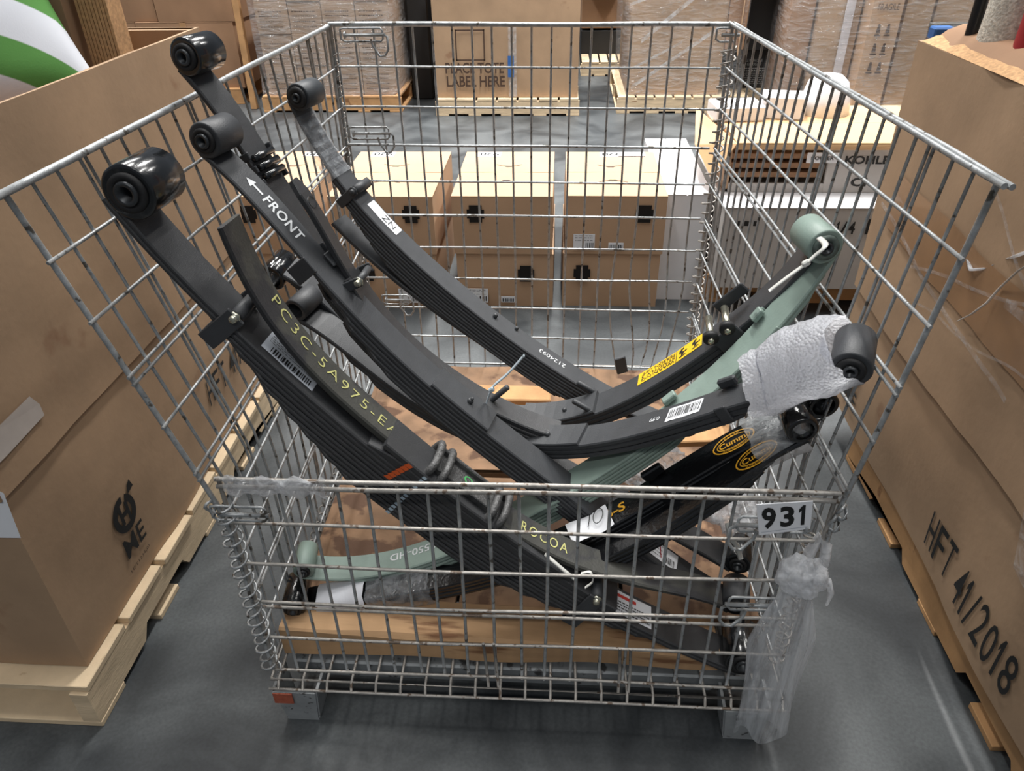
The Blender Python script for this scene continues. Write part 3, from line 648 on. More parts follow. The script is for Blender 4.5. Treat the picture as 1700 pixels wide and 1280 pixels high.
for k, t_ in enumerate(('WARNING', 'STRICTLY 3', 'PERSON LIFT')): text_map(q, t_, (lambda k: lambda x, y: fm(.58-x*.52, .34+k*.28-y*.22))(k), bold=.01)
for cx in (.70, .90):
    for (x0, y0, x1, y1) in ((-.05, .15, .05, .28), (-.02, .28, .02, .6), (-.05, .5, .0, .8), (.01, .45, .07, .6), (-.03, .72, .02, .9)): q.add([fm(cx+x0, y0), fm(cx+x1, y0+.05), fm(cx+x1, y1), fm(cx+x0, y1-.05)], [(0, 1, 2, 3)])
q.add([fm(.60, .02), fm(.608, .02), fm(.608, .98), fm(.60, .98)], [(0, 1, 2, 3)]); obj('label_print', q, INK, lab)
for k, t_ in enumerate((.835, .862)):
    T, n, U = p6.fr(L6*t_); q = MB().lathe(p6.at(L6*t_, -W6/2+.01, .026-k*.004), (n+U*.15).normalized(), [(0, -.02), (.007, -.02), (.0075, .04), (0, .04)], 12); bo = obj('clip_bolt', q, ZINC, r6)
    q = MB().lathe(p6.at(L6*t_, -W6/2+.01, .026-k*.004), (n+U*.15).normalized(), [(0, -.024), (.015, -.024), (.015, -.014), (0, -.014)], 18); obj('washer', q, RUB, bo)
    q = MB().lathe(p6.at(L6*t_, -W6/2+.01, .026-k*.004), (n+U*.15).normalized(), [(0, -.031), (.0065, -.031), (.0065, -.024), (0, -.024)], 6); obj('nut', q, ZINC, bo)
T, n, U = p6.fr(L6*.85); q = MB().obox(p6.at(L6*.875, W6/2-.01, .03), T, n, U, .075, .006, .025, .002); obj('clip_plate', q, BLK, r6); q = MB().obox(p6.at(L6*.85, -W6/2-.004, -.005), T, n, U, .06, .006, .04, .002); obj('rebound_clip', q, BLK, r6)
# ---- 7 sage green spring
p7 = Path([(514, 968), (561, 962), (655, 950), (714, 932), (800, 895), (890, 853), (982, 797), (1025, 771), (1067, 741), (1100, 720), (1174, 660), (1230, 612), (1259, 582), (1295, 536), (1345, 481), (1385, 432)], -8, (1355, 395, .30), deg=5, e0=(508, 928, .018), e1=(1355, 396, .026), edge=-.034)
W7 = .068; L7 = p7.L
r7 = thing('leaf_spring', p7.P(L7/2), 'sage green painted leaf spring with its large eye at the right', 'leaf spring')
obj('leaf', sweep(p7, 0, L7, W7, -.008, 0), SAGE, r7)
st = {1: (.05*L7, .965*L7), 2: (.16*L7, .86*L7), 3: (.22*L7, .80*L7), 4: (.28*L7, .73*L7), 5: (.33*L7, .67*L7)}
leaves(r7, p7, W7, 6, .0075, .0085, 0, 0, 0, (0, 0), SAGE, steps=st)
eye(r7, p7, 1, .0305, W7, SAGE, tk=.008, wid=.074, bush=pm('sage_bush', (92, 104, 98), .5, var=.3, scale=80), ringr=.5); eye(r7, p7, 0, .022, W7, SAGE, tk=.008)
clip(r7, p7, L7*.865, W7, .02, .03, False, SAGE, htop=.004)
T, n, U = p7.fr(L7*.865); obj('clip_tab', MB().obox(p7.at(L7*.865, W7*.40, .010), T, n, U, .026, .018, .012, .002), SAGE, r7); T, n, U = p7.fr(L7*.685); obj('clip_tab', MB().obox(p7.at(L7*.685, W7*.40, .010), T, n, U, .03, .018, .012, .002), SAGE, r7)
q = MB(); text_map(q, '-5550-HD', lambda x, y: p7.at(L7*.232-x*.115, .018-y*.020, .001), bold=.01); obj('printed_number', q, WPAINT, r7)
# ---- 8 barcode spring whose right eye is bubble wrapped
p8 = Path([(505, 520), (547, 560), (575, 588), (640, 637), (710, 683), (780, 716), (840, 738), (895, 746), (949, 741), (1008, 729), (1079, 713), (1149, 696), (1208, 678), (1290, 654), (1350, 642), (1400, 640)], 21, (1416, 588, .08), el=8, deg=5, e0=(505, 503, .020), e1=(1417, 588, .026), edge=-.032)
W8 = .064; L8 = p8.L
r8 = thing('leaf_spring', p8.P(L8*.6), 'black leaf spring with a white barcode label and its right end in bubble wrap', 'leaf spring')
obj('leaf', sweep(p8, 0, L8, W8, -.012, 0), BLK, r8)
st = {1: (.08*L8, .93*L8), 2: (.16*L8, .84*L8), 3: (.3*L8, .7*L8)}
leaves(r8, p8, W8, 3, .011, .012, 0, 0, 0, (0, 0), BLK, steps=st)
eye(r8, p8, 0, .026, W8, BLK, tk=.008, bushing=False); eye(r8, p8, 1, .031, W8, BLK, tk=.009, wid=.078, ringr=.5)
obj('spacer_pad', sweep(p8, L8*.42, L8*.565, W8*.99, .0003, .007), BLK, r8)
stud(r8, p8, L8*.50, -.002, .006, .014, .006)
clip(r8, p8, L8*.82, W8, .02, .022, False, BLK, htop=.004)
T, n, U = p8.fr(L8*.82); q = MB().obox(p8.at(L8*.825, W8*.42, .012), T, n, U, .035, .012, .018, .003); obj('clip_tab', q, BLK, r8)
lab = label_on(r8, p8, L8*.722, L8*.782, -.018, .020, PAPER); q = MB(); bars(q, on_top(p8, L8*.722, -.018, L8*.06, .038, .0013), 20, .06, .94, .2, .85, 5); obj('barcode', q, INK, lab)
q = MB(); text_map(q, '0.99', lambda x, y: p8.at(L8*.708-x*.022, .006-y*.010, .0009)); obj('printed_number', q, WPAINT, r8)
# bubble wrap
def shell(name, label, cat, path, s0, s1, W, H, mat, amp=.012, flare=(1, 1), h0=0, parent=None, nu=46, nv=40, seed=0, w0=0, jag=.012):
    def f(a, b):
        g = 2*math.pi*b; s_ = s0+(s1-s0)*a; s_ += jag*noise.noise(Vector((math.cos(g)*2, math.sin(g)*2, seed+(3 if a > .5 else 0))))*(abs(a-.5)*2)**3*3
        sc = flare[0]+(flare[1]-flare[0])*a
        c, s2 = math.cos(g), math.sin(g); w_ = W/2*math.copysign(abs(c)**.7, c)*sc; h_ = H/2*math.copysign(abs(s2)**.7, s2)*sc
        p = path.at(s_, w_+w0, h_+h0); T, n, U = path.fr(s_); d = (n*c+U*s2)
        k = noise.noise(p*22+Vector((seed, 0, 0)))*.9+noise.noise(p*60)*.5+noise.noise(p*130)*.22; return p+d*amp*k
    q = MB().grid(f, nu, nv); o = obj(name, q, mat, parent)
    if not parent: tag(o, label, cat)
    return o
def poly(P, t):
    d = [0]
    for i in range(len(P)-1): d.append(d[-1]+math.dist(P[i], P[i+1]))
    x = t*d[-1]; i = max(k for k in range(len(P)-1) if d[k] <= x+1e-9); f_ = (x-d[i])/(d[i+1]-d[i]); return tuple(P[i][k]+(P[i+1][k]-P[i][k])*f_ for k in range(len(P[0])))
def bag(name, label, cat, top, bot, thick, mat, amp=.008, nu=60, nv=56, seed=0, notch=0):
    """a loose wrapper lofted between an upper and a lower edge (u, v, Y), swollen to a real thickness"""
    def f(a, b):
        g = 2*math.pi*b; t_, o_ = aty(*poly(top, a)), aty(*poly(bot, a)); c = (t_+o_)/2; up_ = (t_-o_)/2; al = (aty(*poly(top, min(1, a+.02)))+aty(*poly(bot, min(1, a+.02)))-aty(*poly(top, a-.02 if a > .02 else 0))-aty(*poly(bot, a-.02 if a > .02 else 0))).normalized()
        dp = al.cross(up_).normalized(); cs, sn = math.cos(g), math.sin(g)
        p = c+up_*math.copysign(abs(sn)**.8, sn)+dp*(thick*math.copysign(abs(cs)**.8, cs))
        e = max(0, abs(a-.5)*2-.8)/.2; p += al*e*(.010*noise.noise(Vector((cs*3, sn*3, seed)))-(notch*(1-abs(sn)) if a > .5 else 0))
        k = noise.noise(p*14+Vector((seed, 0, 0)))+.6*noise.noise(p*38)+.35*abs(noise.noise(p*90)); return p+(dp*cs+up_.normalized()*sn)*amp*k
    return tag(obj(name, MB().grid(f, nu, nv), mat), label, cat)
bag('bubble_wrap', 'crumpled white bubble wrap around the right end of the barcode spring', 'bubble wrap', [(1230, 592, .16), (1275, 572, .155), (1308, 542, .14), (1345, 527, .12), (1400, 522, .10)], [(1250, 690, .10), (1285, 684, .095), (1350, 664, .065), (1385, 652, .045), (1428, 634, .03)], .048, BUB, .010, seed=2, notch=.03)
# ---- 9 pair of gloss black springs with gold oval logos
def gloss_spring(pts, label, n, W, ov, txt, az, anchor, el, e0, e1, deg=4):
    p = Path(pts, az, anchor, el, deg, e0, e1, -W/2); L_ = p.L; r = thing('leaf_spring', p.P(L_/2), label, 'leaf spring', 'glossy black springs with gold oval logos')
    obj('leaf', sweep(p, 0, L_, W, -.010, 0), GLOSS, r)
    st = {k: (L_*(.08+.05*k), L_*(.93-.05*k)) for k in range(1, n)}
    leaves(r, p, W, n, .0095, .0105, 0, 0, 0, (0, 0), GLOSS, steps=st)
    eye(r, p, 1, .027, W, GLOSS, tk=.008, bushing=False)
    if e0: eye(r, p, 0, .026, W, GLOSS, tk=.007, wid=.078)
    q = MB(); fm = on_top(p, L_*ov, -.021, .085, .042, .001)
    def ell(rx_, ry_, rx2, ry2):
        for g in range(28):
            a0, a1 = 2*math.pi*g/28, 2*math.pi*(g+1)/28
            q.add([fm(.5+rx_*math.cos(a0), .5+ry_*math.sin(a0)), fm(.5+rx_*math.cos(a1), .5+ry_*math.sin(a1)), fm(.5+rx2*math.cos(a1), .5+ry2*math.sin(a1)), fm(.5+rx2*math.cos(a0), .5+ry2*math.sin(a0))], [(0, 1, 2, 3)])
    ell(.5, .5, .465, .44); ell(.40, .33, .38, .29)
    text_map(q, 'Cummi', lambda x, y: fm(.16+.68*x, .36+.30*y), bold=.02); text_map(q, 'SUSPENSIONS', lambda x, y: fm(.2+.6*x, .1+.09*y+.12*(x-.5)**2*2)); text_map(q, 'PARTS', lambda x, y: fm(.33+.34*x, .8+.09*y-.1*(x-.5)**2))
    obj('gold_logo', q, GOLD, r)
    if txt:
        q = MB(); text_map(q, txt, lambda x, y: p.at(L_*.605+x*.045, -.009+y*.022, .001), bold=.02); obj('gold_number', q, GOLD, r)
    return r, p
r9, p9 = gloss_spring([(500, 1004), (545, 1002), (610, 997), (719, 979), (796, 962), (870, 938), (940, 908), (1010, 876), (1072, 845), (1142, 803), (1189, 772), (1246, 737), (1290, 722), (1345, 716)], 'upper glossy black spring with a bright gold oval logo and a paper tag marked 10', 4, .062, .822, 'S-S', -5, (1000, 860, .168), 4, (493, 985, .022), (1357, 657, .022))
L9 = p9.L
r10, p10 = gloss_spring([(900, 970), (980, 940), (1040, 910), (1095, 880), (1154, 845), (1213, 803), (1300, 745)], 'second glossy black spring just below the first, gold oval logo half under tape', 4, .05, .77, None, -5, (1000, 910, .115), 4, None, (1325, 700, .022))
clip(r9, p9, L9*.72, .062, .03, .02, False, GLOSS, htop=.004)
T, n, U = p9.fr(L9*.72); q = MB().obox(p9.at(L9*.715, .026, .014), T, n, U, .045, .014, .022, .003); obj('clip_tab', q, GLOSS, r9)
q = MB().grid(lambda a, b: p9.at(L9*.535+L9*.085*a-.012*b, -.034+.058*b, .0035+.003*math.sin(a*7+b)), 10, 4); tg = obj('paper_tag', q, PAPER); tag(tg, 'white paper tag marked 10 lying on the glossy black spring', 'paper tag')
q = MB(); q.tube([p9.at(L9*.57+a, w_, .0085) for a, w_ in ((.0, -.012), (.004, .0), (.008, .018))], .0009, 4)
q.tube([p9.at(L9*.57+.026+.012*math.cos(g), .004+.017*math.sin(g)+.3*.012*math.cos(g), .0085) for g in [2*math.pi*k/16 for k in range(16)]], .0009, 4, closed=True); obj('handwriting', q, INK, tg)
shell('plastic_sleeve', 'clear plastic sheet taped around the glossy springs by the right panel', 'plastic film', p9, L9*.885, L9*.962, .11, .06, film_mat('taped_film', .5, col=(205, 210, 214), bs=25, bstr=.4, streak=(1, 3, 1)), .0012, (1, 1), -.008, w0=-.022, nu=20, jag=.004)
shell('foam_wrap', 'white foam band wrapped round the glossy spring at lower left', 'foam wrap', p9, L9*.035, L9*.125, .078, .085, pm('white_foam', (214, 216, 222), .6, var=.06, scale=20, stretch=(1, 1, .3), bump=.6, bscale=60), .001, (1, 1), -.032, nu=12, nv=24, jag=.002)
shell('plastic_film', 'clear shiny film round the glossy spring beside the white foam band', 'plastic film', p9, L9*.13, L9*.25, .074, .07, FILMK, .002, (1, 1), -.024, nu=16, nv=24, jag=.003)
# ---- 11 narrow holed leaf behind spring 4
p11 = Path([(489, 296), (508, 316), (528, 350), (546, 388), (572, 432), (600, 472), (633, 517), (688, 577), (723, 608), (768, 634), (797, 656), (846, 681), (876, 694), (930, 712)], 5, (600, 472, .37), deg=5)
L11 = p11.L; W11 = .036; WB = .060
r11 = thing('leaf_spring', p11.P(L11/2), 'black spring with a narrow rounded holed tip leaf, between the FRONT and tallest springs', 'leaf spring')
obj('leaf', sweep(p11, 0, L11*.30, W11, -.012, .0006, wf=lambda t: min(1, .55+t*4)), BLKT, r11)
obj('leaf', sweep(p11, L11*.27, L11, WB, -.022, -.0125), BLKT, r11)
for k in range(3): obj('leaf', sweep(p11, L11*(.29+.08*k), L11, WB, -.032-.010*k, -.023-.010*k), BLKT, r11)
obj('spacer_pad', sweep(p11, L11*.27, L11, WB, -.012, 0), BLKT, r11)
stud(r11, p11, L11*.79, .004, 0, .05, .0065, BLK, 'center_bolt', 8, .25)
q = MB().lathe(p11.at(.05, 0, .0004), p11.fr(.05)[2], [(.006, 0), (.011, 0), (.012, .001), (.012, -.001)], 16); obj('tip_washer', q, SLV, r11)
clip(r11, p11, L11*.285, WB, .035, .02, True, BLK, htop=.02, rt=.007)
# ---- small bracket peeking at the back
b = MB().obox(aty(1031, 606, .80), Vector((.9, .2, .2)).normalized(), Vector((-.2, .9, 0)).normalized(), Vector((-.2, 0, .9)).normalized(), .03, .01, .05, .002); tag(obj('steel_bracket', b, BLK), 'tiny black bracket sticking up behind the yellow-labelled spring', 'bracket')
# ---- cable ties
def tie(pts, label, r=.004, col=TIE, head=None):
    P = [aty(*p) for p in pts]; q = MB(); r *= 1.3
    Q = []
    for i in range(len(P)-1):
        for k in range(6):
            t = k/6; p0 = P[max(i-1, 0)]; p1_ = P[i]; p2_ = P[i+1]; p3_ = P[min(i+2, len(P)-1)]
            Q.append(.5*((2*p1_)+(p2_-p0)*t+(2*p0-5*p1_+4*p2_-p3_)*t*t+(3*p1_-p0-3*p2_+p3_)*t**3))
    Q.append(P[-1]); q.tube(Q, r, 6, flat=.35)
    if head: c = aty(*head); q.obox(c, Vector((.8, 0, .6)), Vector((0, 1, 0)), Vector((-.6, 0, .8)), .012, .009, .009, .002)
    return tag(obj('cable_tie', q, col), label, 'cable tie')
WT = pm('white_nylon', (214, 214, 208), .4, var=.03)
tie([(870, 590, .30), (845, 618, .30), (820, 640, .30), (814, 650, .30), (808, 668, .31)], 'pale blue cable tie at the tall stud beside the FRONT spring', .0042, TIE, (816, 647, .295))
tie([(1277, 483, .17), (1310, 458, .17), (1335, 440, .17), (1352, 425, .17), (1370, 408, .17), (1360, 395, .24)], 'white cable tie through the sage green eye', .004, WT, (1338, 437, .17))
tie([(1230, 928, .15), (1222, 905, .14), (1213, 895, .14), (1210, 880, .14), (1208, 868, .15)], 'white cable tie through the black eye at lower right', .004, WT)
tie([(905, 920, .05), (920, 933, .045), (940, 950, .045), (955, 962, .045)], 'white cable tie tail on the front pack clip, behind the gate', .0035, WT)
tie([(965, 952, .04), (980, 950, .035), (984, 965, .035), (972, 975, .04)], 'curled white tie end around the front pack clip bolt', .003, WT)
# ---- loose plastic in and on the cage
def blob(name, label, cat, c, rx_, ry_, rz_, mat, amp=.3, seed=0, n=30, fr_=9):
    def f(a, b):
        th = math.pi*a; ph = 2*math.pi*b; d = Vector((math.sin(th)*math.cos(ph), math.sin(th)*math.sin(ph), math.cos(th)))
        k = 1+amp*(noise.noise(d*2.2+Vector((seed, 0, 0)))+.6*noise.noise(d*fr_*.6+Vector((0, seed, 0)))+.3*noise.noise(d*fr_*1.8)); return Vector(c)+Vector((d.x*rx_, d.y*ry_, d.z*rz_))*k
    o = obj(name, MB().grid(f, n, n*2), mat); 
    if label: tag(o, label, cat)
    return o
blob('plastic_film', 'crumpled clear film under the sage spring in the middle of the cage', 'plastic film', aty(1085, 778, .34), .07, .07, .035, FILMC, .5, 3)
blob('plastic_film', 'crumpled clear film lying on the boards by the right panel', 'plastic film', aty(1215, 845, .30), .06, .06, .025, FILMC, .5, 8)
blob('plastic_film', 'loose clear film near the back corner spiral on the right', 'plastic film', aty(1190, 610, .9), .07, .05, .05, FILMC, .6, 12)
q = MB().grid(lambda a, b: Vector((-.535+.17*a, -.012+.006*math.sin(b*6.28)+.004*noise.noise(Vector((a*9, b*9, 0))), ZO-.008+.018*(1+.3*math.sin(a*20))*math.cos(b*6.28)+.006*noise.noise(Vector((a*14, b*3, 5))))), 40, 14)
tag(obj('plastic_film', q, FILMC), 'torn clear film wrapped round the left end of the gate top rail', 'plastic film')
# hanging knotted bag strip at lower right
tp = aty(1335, 955, -.03); bt = aty(1262, 1212, -.045)
def hang(a, b):
    c = tp.lerp(bt, a); wd_ = (.014+.040*min(1, a*2.6))*(1+.10*math.sin(a*6)); g = 2*math.pi*b
    k = noise.noise(Vector((math.cos(g)*1.6, math.sin(g)*1.6, a*1.5)))
    return c+Vector((math.cos(g)*wd_*(1+.35*k), math.sin(g)*wd_*.30*(1+.8*k), .01*noise.noise(Vector((g*2, a*3, 0)))+(-.02*(a**8)*math.sin(g*3))))
hb = thing('knotted_film', tp, 'clear plastic film knotted to the right front corner post and hanging down', 'plastic film')
obj('hanging_sheet', MB().grid(hang, 40, 48), FILMH, hb)
q = MB().grid(lambda a, b: hang(a, b)+Vector((.018*math.sin(a*5), -.004, 0)), 30, 10); 
o = blob('knot', None, None, tp+Vector((-.005, -.004, .0)), .042, .03, .04, film_mat('knot_film', .75, col=(225, 228, 232), bs=60, bstr=.8, dist=.005), .22, 5, 24); o.parent = hb; o.matrix_parent_inverse = pw(hb).inverted()
q = MB(); q.tube([aty(1330, 945, -.01), aty(1345, 915, -.004), aty(1362, 890, .0), aty(1372, 905, -.006), aty(1368, 935, -.012), aty(1350, 955, -.02)], [.006, .010, .008, .009, .010, .006], 8)
q.tube([aty(1350, 965, -.03), aty(1375, 965, -.035), aty(1380, 985, -.035), aty(1372, 1005, -.035)], [.008, .007, .005, .002], 7); obj('knot_loop', q, MATS['knot_film'], hb)
# ================================================================== PALLETS, BOXES
def pallet(x0, x1, y0, y1, label, mat=PALW, along='y', notch=True, group='pallets under the goods', H=.125, ntop=7):
    r = thing('pallet', ((x0+x1)/2, (y0+y1)/2, 0), label, 'pallet', group)
    def bx(u0, u1, v0, v1, z0, z1, nm):
        q = MB()
        if along == 'y': q.box(v0, v1, u0, u1, z0, z1, .0015)
        else: q.box(u0, u1, v0, v1, z0, z1, .0015)
        obj(nm, q, mat, r)
    (u0, u1, v0, v1) = (y0, y1, x0, x1) if along == 'y' else (x0, x1, y0, y1)
    n = ntop; wv = (u1-u0)/n
    for k in range(n): bx(u0+k*wv+.008, u0+(k+1)*wv-.008, v0-.002*(k % 2), v1+.003*(k % 3), H-.016, H, 'deck_board')
    for k in (0, .5, 1):
        vc = v0+.02+(v1-v0-.04)*k; q = MB(); L_ = u1-u0; h0 = .016; h1 = H-.0165
        pr = [(0, h0)] + ([(.17*L_, h0), (.19*L_, h0+.034), (.35*L_, h0+.034), (.37*L_, h0), (.63*L_, h0), (.65*L_, h0+.034), (.81*L_, h0+.034), (.83*L_, h0)] if notch else [])+[(L_, h0), (L_, h1), (0, h1)]
        V = []
        for dv in (-.019, .019):
            for (a, z) in pr: V.append(Vector((vc+dv, u0+a, z)) if along == 'y' else Vector((u0+a, vc+dv, z)))
        m_ = len(pr); q.add(V, [(i, (i+1) % m_, (i+1) % m_+m_, i+m_) for i in range(m_)])
        if notch:
            tris = [(0, 1, 11, ), ]
            for s_ in (0, m_): q.add([], []); q.f += [tuple(b+s_ for b in fs) for fs in ((0, 1, 2, 11), (2, 3, 10, 11), (3, 4, 5, 6), (3, 6, 10), (6, 7, 8, 9), (6, 9, 10))]; q.sm += [False]*6
        else:
            for s_ in (0, m_): q.f.append(tuple(range(s_, s_+m_))); q.sm.append(False)
        me = q.mesh('stringer'); fixn(me); obj('stringer', None, mat, r, me=me)
    for k in range(5):
        c = (0, .25, .5, .75, 1)[k]; a = u0+(u1-u0-.1)*c; bx(a, a+.1, v0, v1, 0, .0155, 'bottom_board')
    return r
def sheetbox(x0, x1, y0, y1, z0, z1, bulge=.004, n=8, seed=0):
    q = MB()
    def warp(p, nrm):
        c = Vector(((p.x-x0)/(x1-x0), (p.y-y0)/(y1-y0), (p.z-z0)/(z1-z0))); e = 1
        for i in range(3):
            if abs(nrm[i]) < .5: e *= 4*c[i]*(1-c[i])
        return p+nrm*bulge*(e*1.0+e*.8*noise.noise(p*4+Vector((seed, 0, 0))))
    for ax in range(3):
        for sg in (0, 1):
            def f(a, b, ax=ax, sg=sg):
                c = [0, 0, 0]; o_ = [i for i in range(3) if i != ax]; c[ax] = sg; c[o_[0]] = a; c[o_[1]] = b
                p = Vector((x0+(x1-x0)*c[0], y0+(y1-y0)*c[1], z0+(z1-z0)*c[2])); nv = Vector([0, 0, 0]); nv[ax] = 1 if sg else -1; return warp(p, nv)
            q.grid(f, n, n, True)
    return q
def carton(name, label, x0, x1, y0, y1, z0, z1, mat=CARD2, group=None, flaps='x', tape=None, cat='box', seed=0, bulge=.004, gap=.003, rot=0):
    c = Vector(((x0+x1)/2, (y0+y1)/2, z0)); r = thing(name, c, label, cat, group)
    me = sheetbox(x0, x1, y0, y1, z0, z1-.004, bulge, 6, seed).mesh('body'); fixn(me); obj('body', None, mat, r, me=me)
    ym = (y0+y1)/2; xm = (x0+x1)/2
    q = MB()
    if flaps == 'x':
        for a, b in ((y0, ym-gap), (ym+gap, y1)): obj('flap', MB().box(x0-.001, x1+.001, a, b, z1-.004, z1+.0015, .001), mat, r)
    elif flaps == 'y':
        for a, b in ((x0, xm-gap), (xm+gap, x1)): obj('flap', MB().box(a, b, y0-.001, y1+.001, z1-.004, z1+.0015, .001), mat, r)
    if tape:
        q = MB()
        if flaps == 'x': q.box(x0-.0015, x1+.0015, ym-.025, ym+.025, z1+.0016, z1+.0022)
        else: q.box(xm-.025, xm+.025, y0-.0015, y1+.0015, z1+.0016, z1+.0022); q.box(xm-.025, xm+.025, y0-bulge*2-.002, y0-bulge*2-.001, z1-.07, z1)
        obj('tape', q, tape, r)
    return r
def gaylord(label, x0, x1, y0, y1, z0, z1, seed, zs, face):
    r = thing('bulk_box', ((x0+x1)/2, (y0+y1)/2, z0), label, 'box')
    t = .014; parts = []
    q = MB()
    rr = .0
    loop = [(x0, y0), (x1, y0), (x1, y1), (x0, y1)]
    def wall(px, py, z, off):           # outward warp
        return 0
    def side(i, off, za, zb, nu=26, nv=22, flip=False):
        a, b = Vector((*loop[i], 0)), Vector((*loop[(i+1) % 4], 0)); t_ = (b-a).normalized(); nv_ = Vector((t_.y, -t_.x, 0))
        a2, b2 = a-t_*off, b+t_*off
        def f(u, v):
            p = a2.lerp(b2, u)+nv_*off; p.z = za+(zb-za)*v
            e = 4*u*(1-u); k = .010*e*math.sin(math.pi*min(1, max(0, (p.z-z0)/(z1-z0))))+e*.017*noise.noise(Vector((p.x*2.8+seed, p.y*2.8, p.z*2.0)))+.005*e*noise.noise(Vector((p.x*9, p.y*9+seed, p.z*4)))
            return p+nv_*k
        return f
    for i in range(4):
        q.grid(side(i, 0, z0, z1), 26, 22); 
        fi = side(i, -t, z0, z1); q.grid(fi, 26, 22)
        fo = side(i, 0, z0, z1); V = []
        for k in range(27): V += [fo(k/26, 1), fi(k/26, 1)]
        q.add(V, [(2*k, 2*k+1, 2*k+3, 2*k+2) for k in range(26)])
    q.box(x0+.02, x1-.02, y0+.02, y1-.02, z0+.002, z0+.01)
    me = q.mesh('body'); fixn(me); obj('body', None, CARD, r, me=me)
    q = MB()                             # outer sleeve round the top
    for i in range(4):
        fo = side(i, .008, zs, z1+.004); fi = side(i, .001, zs, z1+.004); q.grid(fo, 26, 16)
        for vv in (0, 1):
            V = []
            for k in range(27): V += [fo(k/26, vv), fi(k/26, vv)]
            q.add(V, [(2*k, 2*k+1, 2*k+3, 2*k+2) for k in range(26)])
    me = q.mesh('sleeve'); fixn(me); obj('sleeve', None, CARD, r, me=me)
    def on(i, off=.0095): return side(i, off, 0, 1)
    return r, side
# left gaylord --------------------------------------------------
pallet(-2.02, -.935, -.055, 1.165, 'pale notched stringer pallet under the left bulk box', PALW, 'y')
gl, gls = gaylord('tall brown cardboard bulk box on the left pallet, printed ME with a round arrow logo', -2.0, -.957, .0, 1.19, .127, ZO+.515, 3, ZO-.065, 1)
def lface(off): f = gls(1, off, .127, ZO+.515); return lambda y, z: f(min(1, max(0, (y-.0)/1.19)), (z-.127)/(ZO+.515-.127))
lf = lface(.0115)
q = MB().add([lf(y, z+ZO) for y, z in ((.03, -.0), (.035, .055), (.15, .058), (.165, .03), (.165, .005), (.05, -.0))], [(0, 1, 2, 3, 4, 5)]); tag(obj('tape_patch', q, pm('pale_tape', (196, 186, 178), .5), gl), 'pale strip of tape')
lf2 = lface(.0035)
q = MB(); cy, cz, R_ = .262, -.343, .046
for g in range(40):
    a0, a1 = 2*math.pi*g/40, 2*math.pi*(g+1)/40
    if 20 < (g+14) % 40 < 23: continue
    q.add([lf2(cy+R_*math.cos(a)*.92*k, cz+ZO+R_*math.sin(a)*k) for a, k in ((a0, 1), (a1, 1), (a1, .62), (a0, .62))], [(0, 1, 2, 3)])
def lrect(y0, z0, y1, z1): q.add([lf2(cy+y0, cz+z0+ZO), lf2(cy+y1, cz+z0+ZO), lf2(cy+y1, cz+z1+ZO), lf2(cy+y0, cz+z1+ZO)], [(0, 1, 2, 3)])
lrect(-.018, -.024, -.008, .028); lrect(.008, -.028, .018, .026); lrect(-.012, -.006, .012, .006)
q.add([lf2(cy+a, cz+b+ZO) for a, b in ((.03, .03), (.056, .036), (.05, .058), (.036, .05))], [(0, 1, 2, 3)])
text_map(q, 'ME', lambda x, y: lf2(.222+x*.082, ZO-.448+y*.052), bold=.012); word_map(q, 'HFT 41/2018', lambda x, y: lf2(.735+x*.40, ZO-.385+y*.08), {'1': .55, '/': .7, ' ': .5}, .004, .25)
obj('printed_logo', q, INK, gl)
q = MB(); text_map(q, 'HFT1234(0)', lambda x, y: lf2(.215+x*.085, ZO-.487+y*.011)); obj('small_print', q, INKB, gl)
fq = gls(0, .0035, .127, ZO+.515)
PX = [aty(u, v, -.008) for u, v in ((0, 822), (10, 848), (29, 896), (-60, 893), (-60, 790))]; q = MB().add([fq((p.x+2.0)/1.043, (p.z-.127)/(ZO+.515-.127)) for p in PX], [(0, 1, 2, 3, 4)]); tag(obj('paper_sheet', q, PAPER, gl), 'white paper stuck on the front face')
# right gaylord --------------------------------------------------
pallet(.905, 1.98, -.30, .92, 'warm brown pallet under the right bulk box', PALW2, 'y')
gr, grs = gaylord('tall worn cardboard bulk box on the right, printed HFT 41/2018 sideways', .885, 1.97, -.30, 1.10, .127, ZO+.485, 9, ZO-.165, 1)
def rface(off): f = grs(3, off, .127, ZO+.485); return lambda y, z: f(min(1, max(0, (1.10-y)/1.40)), (z-.127)/(ZO+.485-.127))
rf = rface(.0035)
q = MB(); word_map(q, 'HFT 41/2018', lambda x, y: rf(.392-x*.41, ZO-.487+y*.10+.002*math.sin(x*30)), {'1': .55, '/': .7, ' ': .5}, .004, .25); obj('printed_words', q, INK, gr)
q = MB(); text_map(q, 'ME', lambda x, y: rf(1.0-x*.10, ZO-.48+y*.06), bold=.012)
for g in range(30):
    a0, a1 = 2*math.pi*g/30, 2*math.pi*(g+1)/30
    q.add([rf(.95+.05*math.cos(a)*k, ZO-.36+.05*math.sin(a)*k) for a, k in ((a0, 1), (a1, 1), (a1, .62), (a0, .62))], [(0, 1, 2, 3)])
obj('printed_logo', q, INK, gr)
q = MB()
for (y0, y1, z0, z1) in ((.30, .33, .5, .72), (.50, .75, .40, .46)): pass
rfo = rface(.0145)
q.grid(lambda a, b: rfo(.20-.06*a-.10*b, ZO+.05-.30*b), 4, 14); obj('clear_tape', q, CTAPE, gr)
def strand(pts, rr, X=.868):
    P = [atx(u, v, X-.012*math.sin(i*1.7)) for i, (u, v) in enumerate(pts)]; return MB().tube(P, rr, 6, flat=.45)
q = strand([(1606, 430), (1612, 448), (1640, 446), (1668, 432), (1700, 420), (1740, 408)], [.003, .006, .006, .005, .006, .005])
tag(obj('twisted_film', q, MATS['knot_film']), 'twisted strand of clear film stuck to the right bulk box, right edge', 'plastic film')
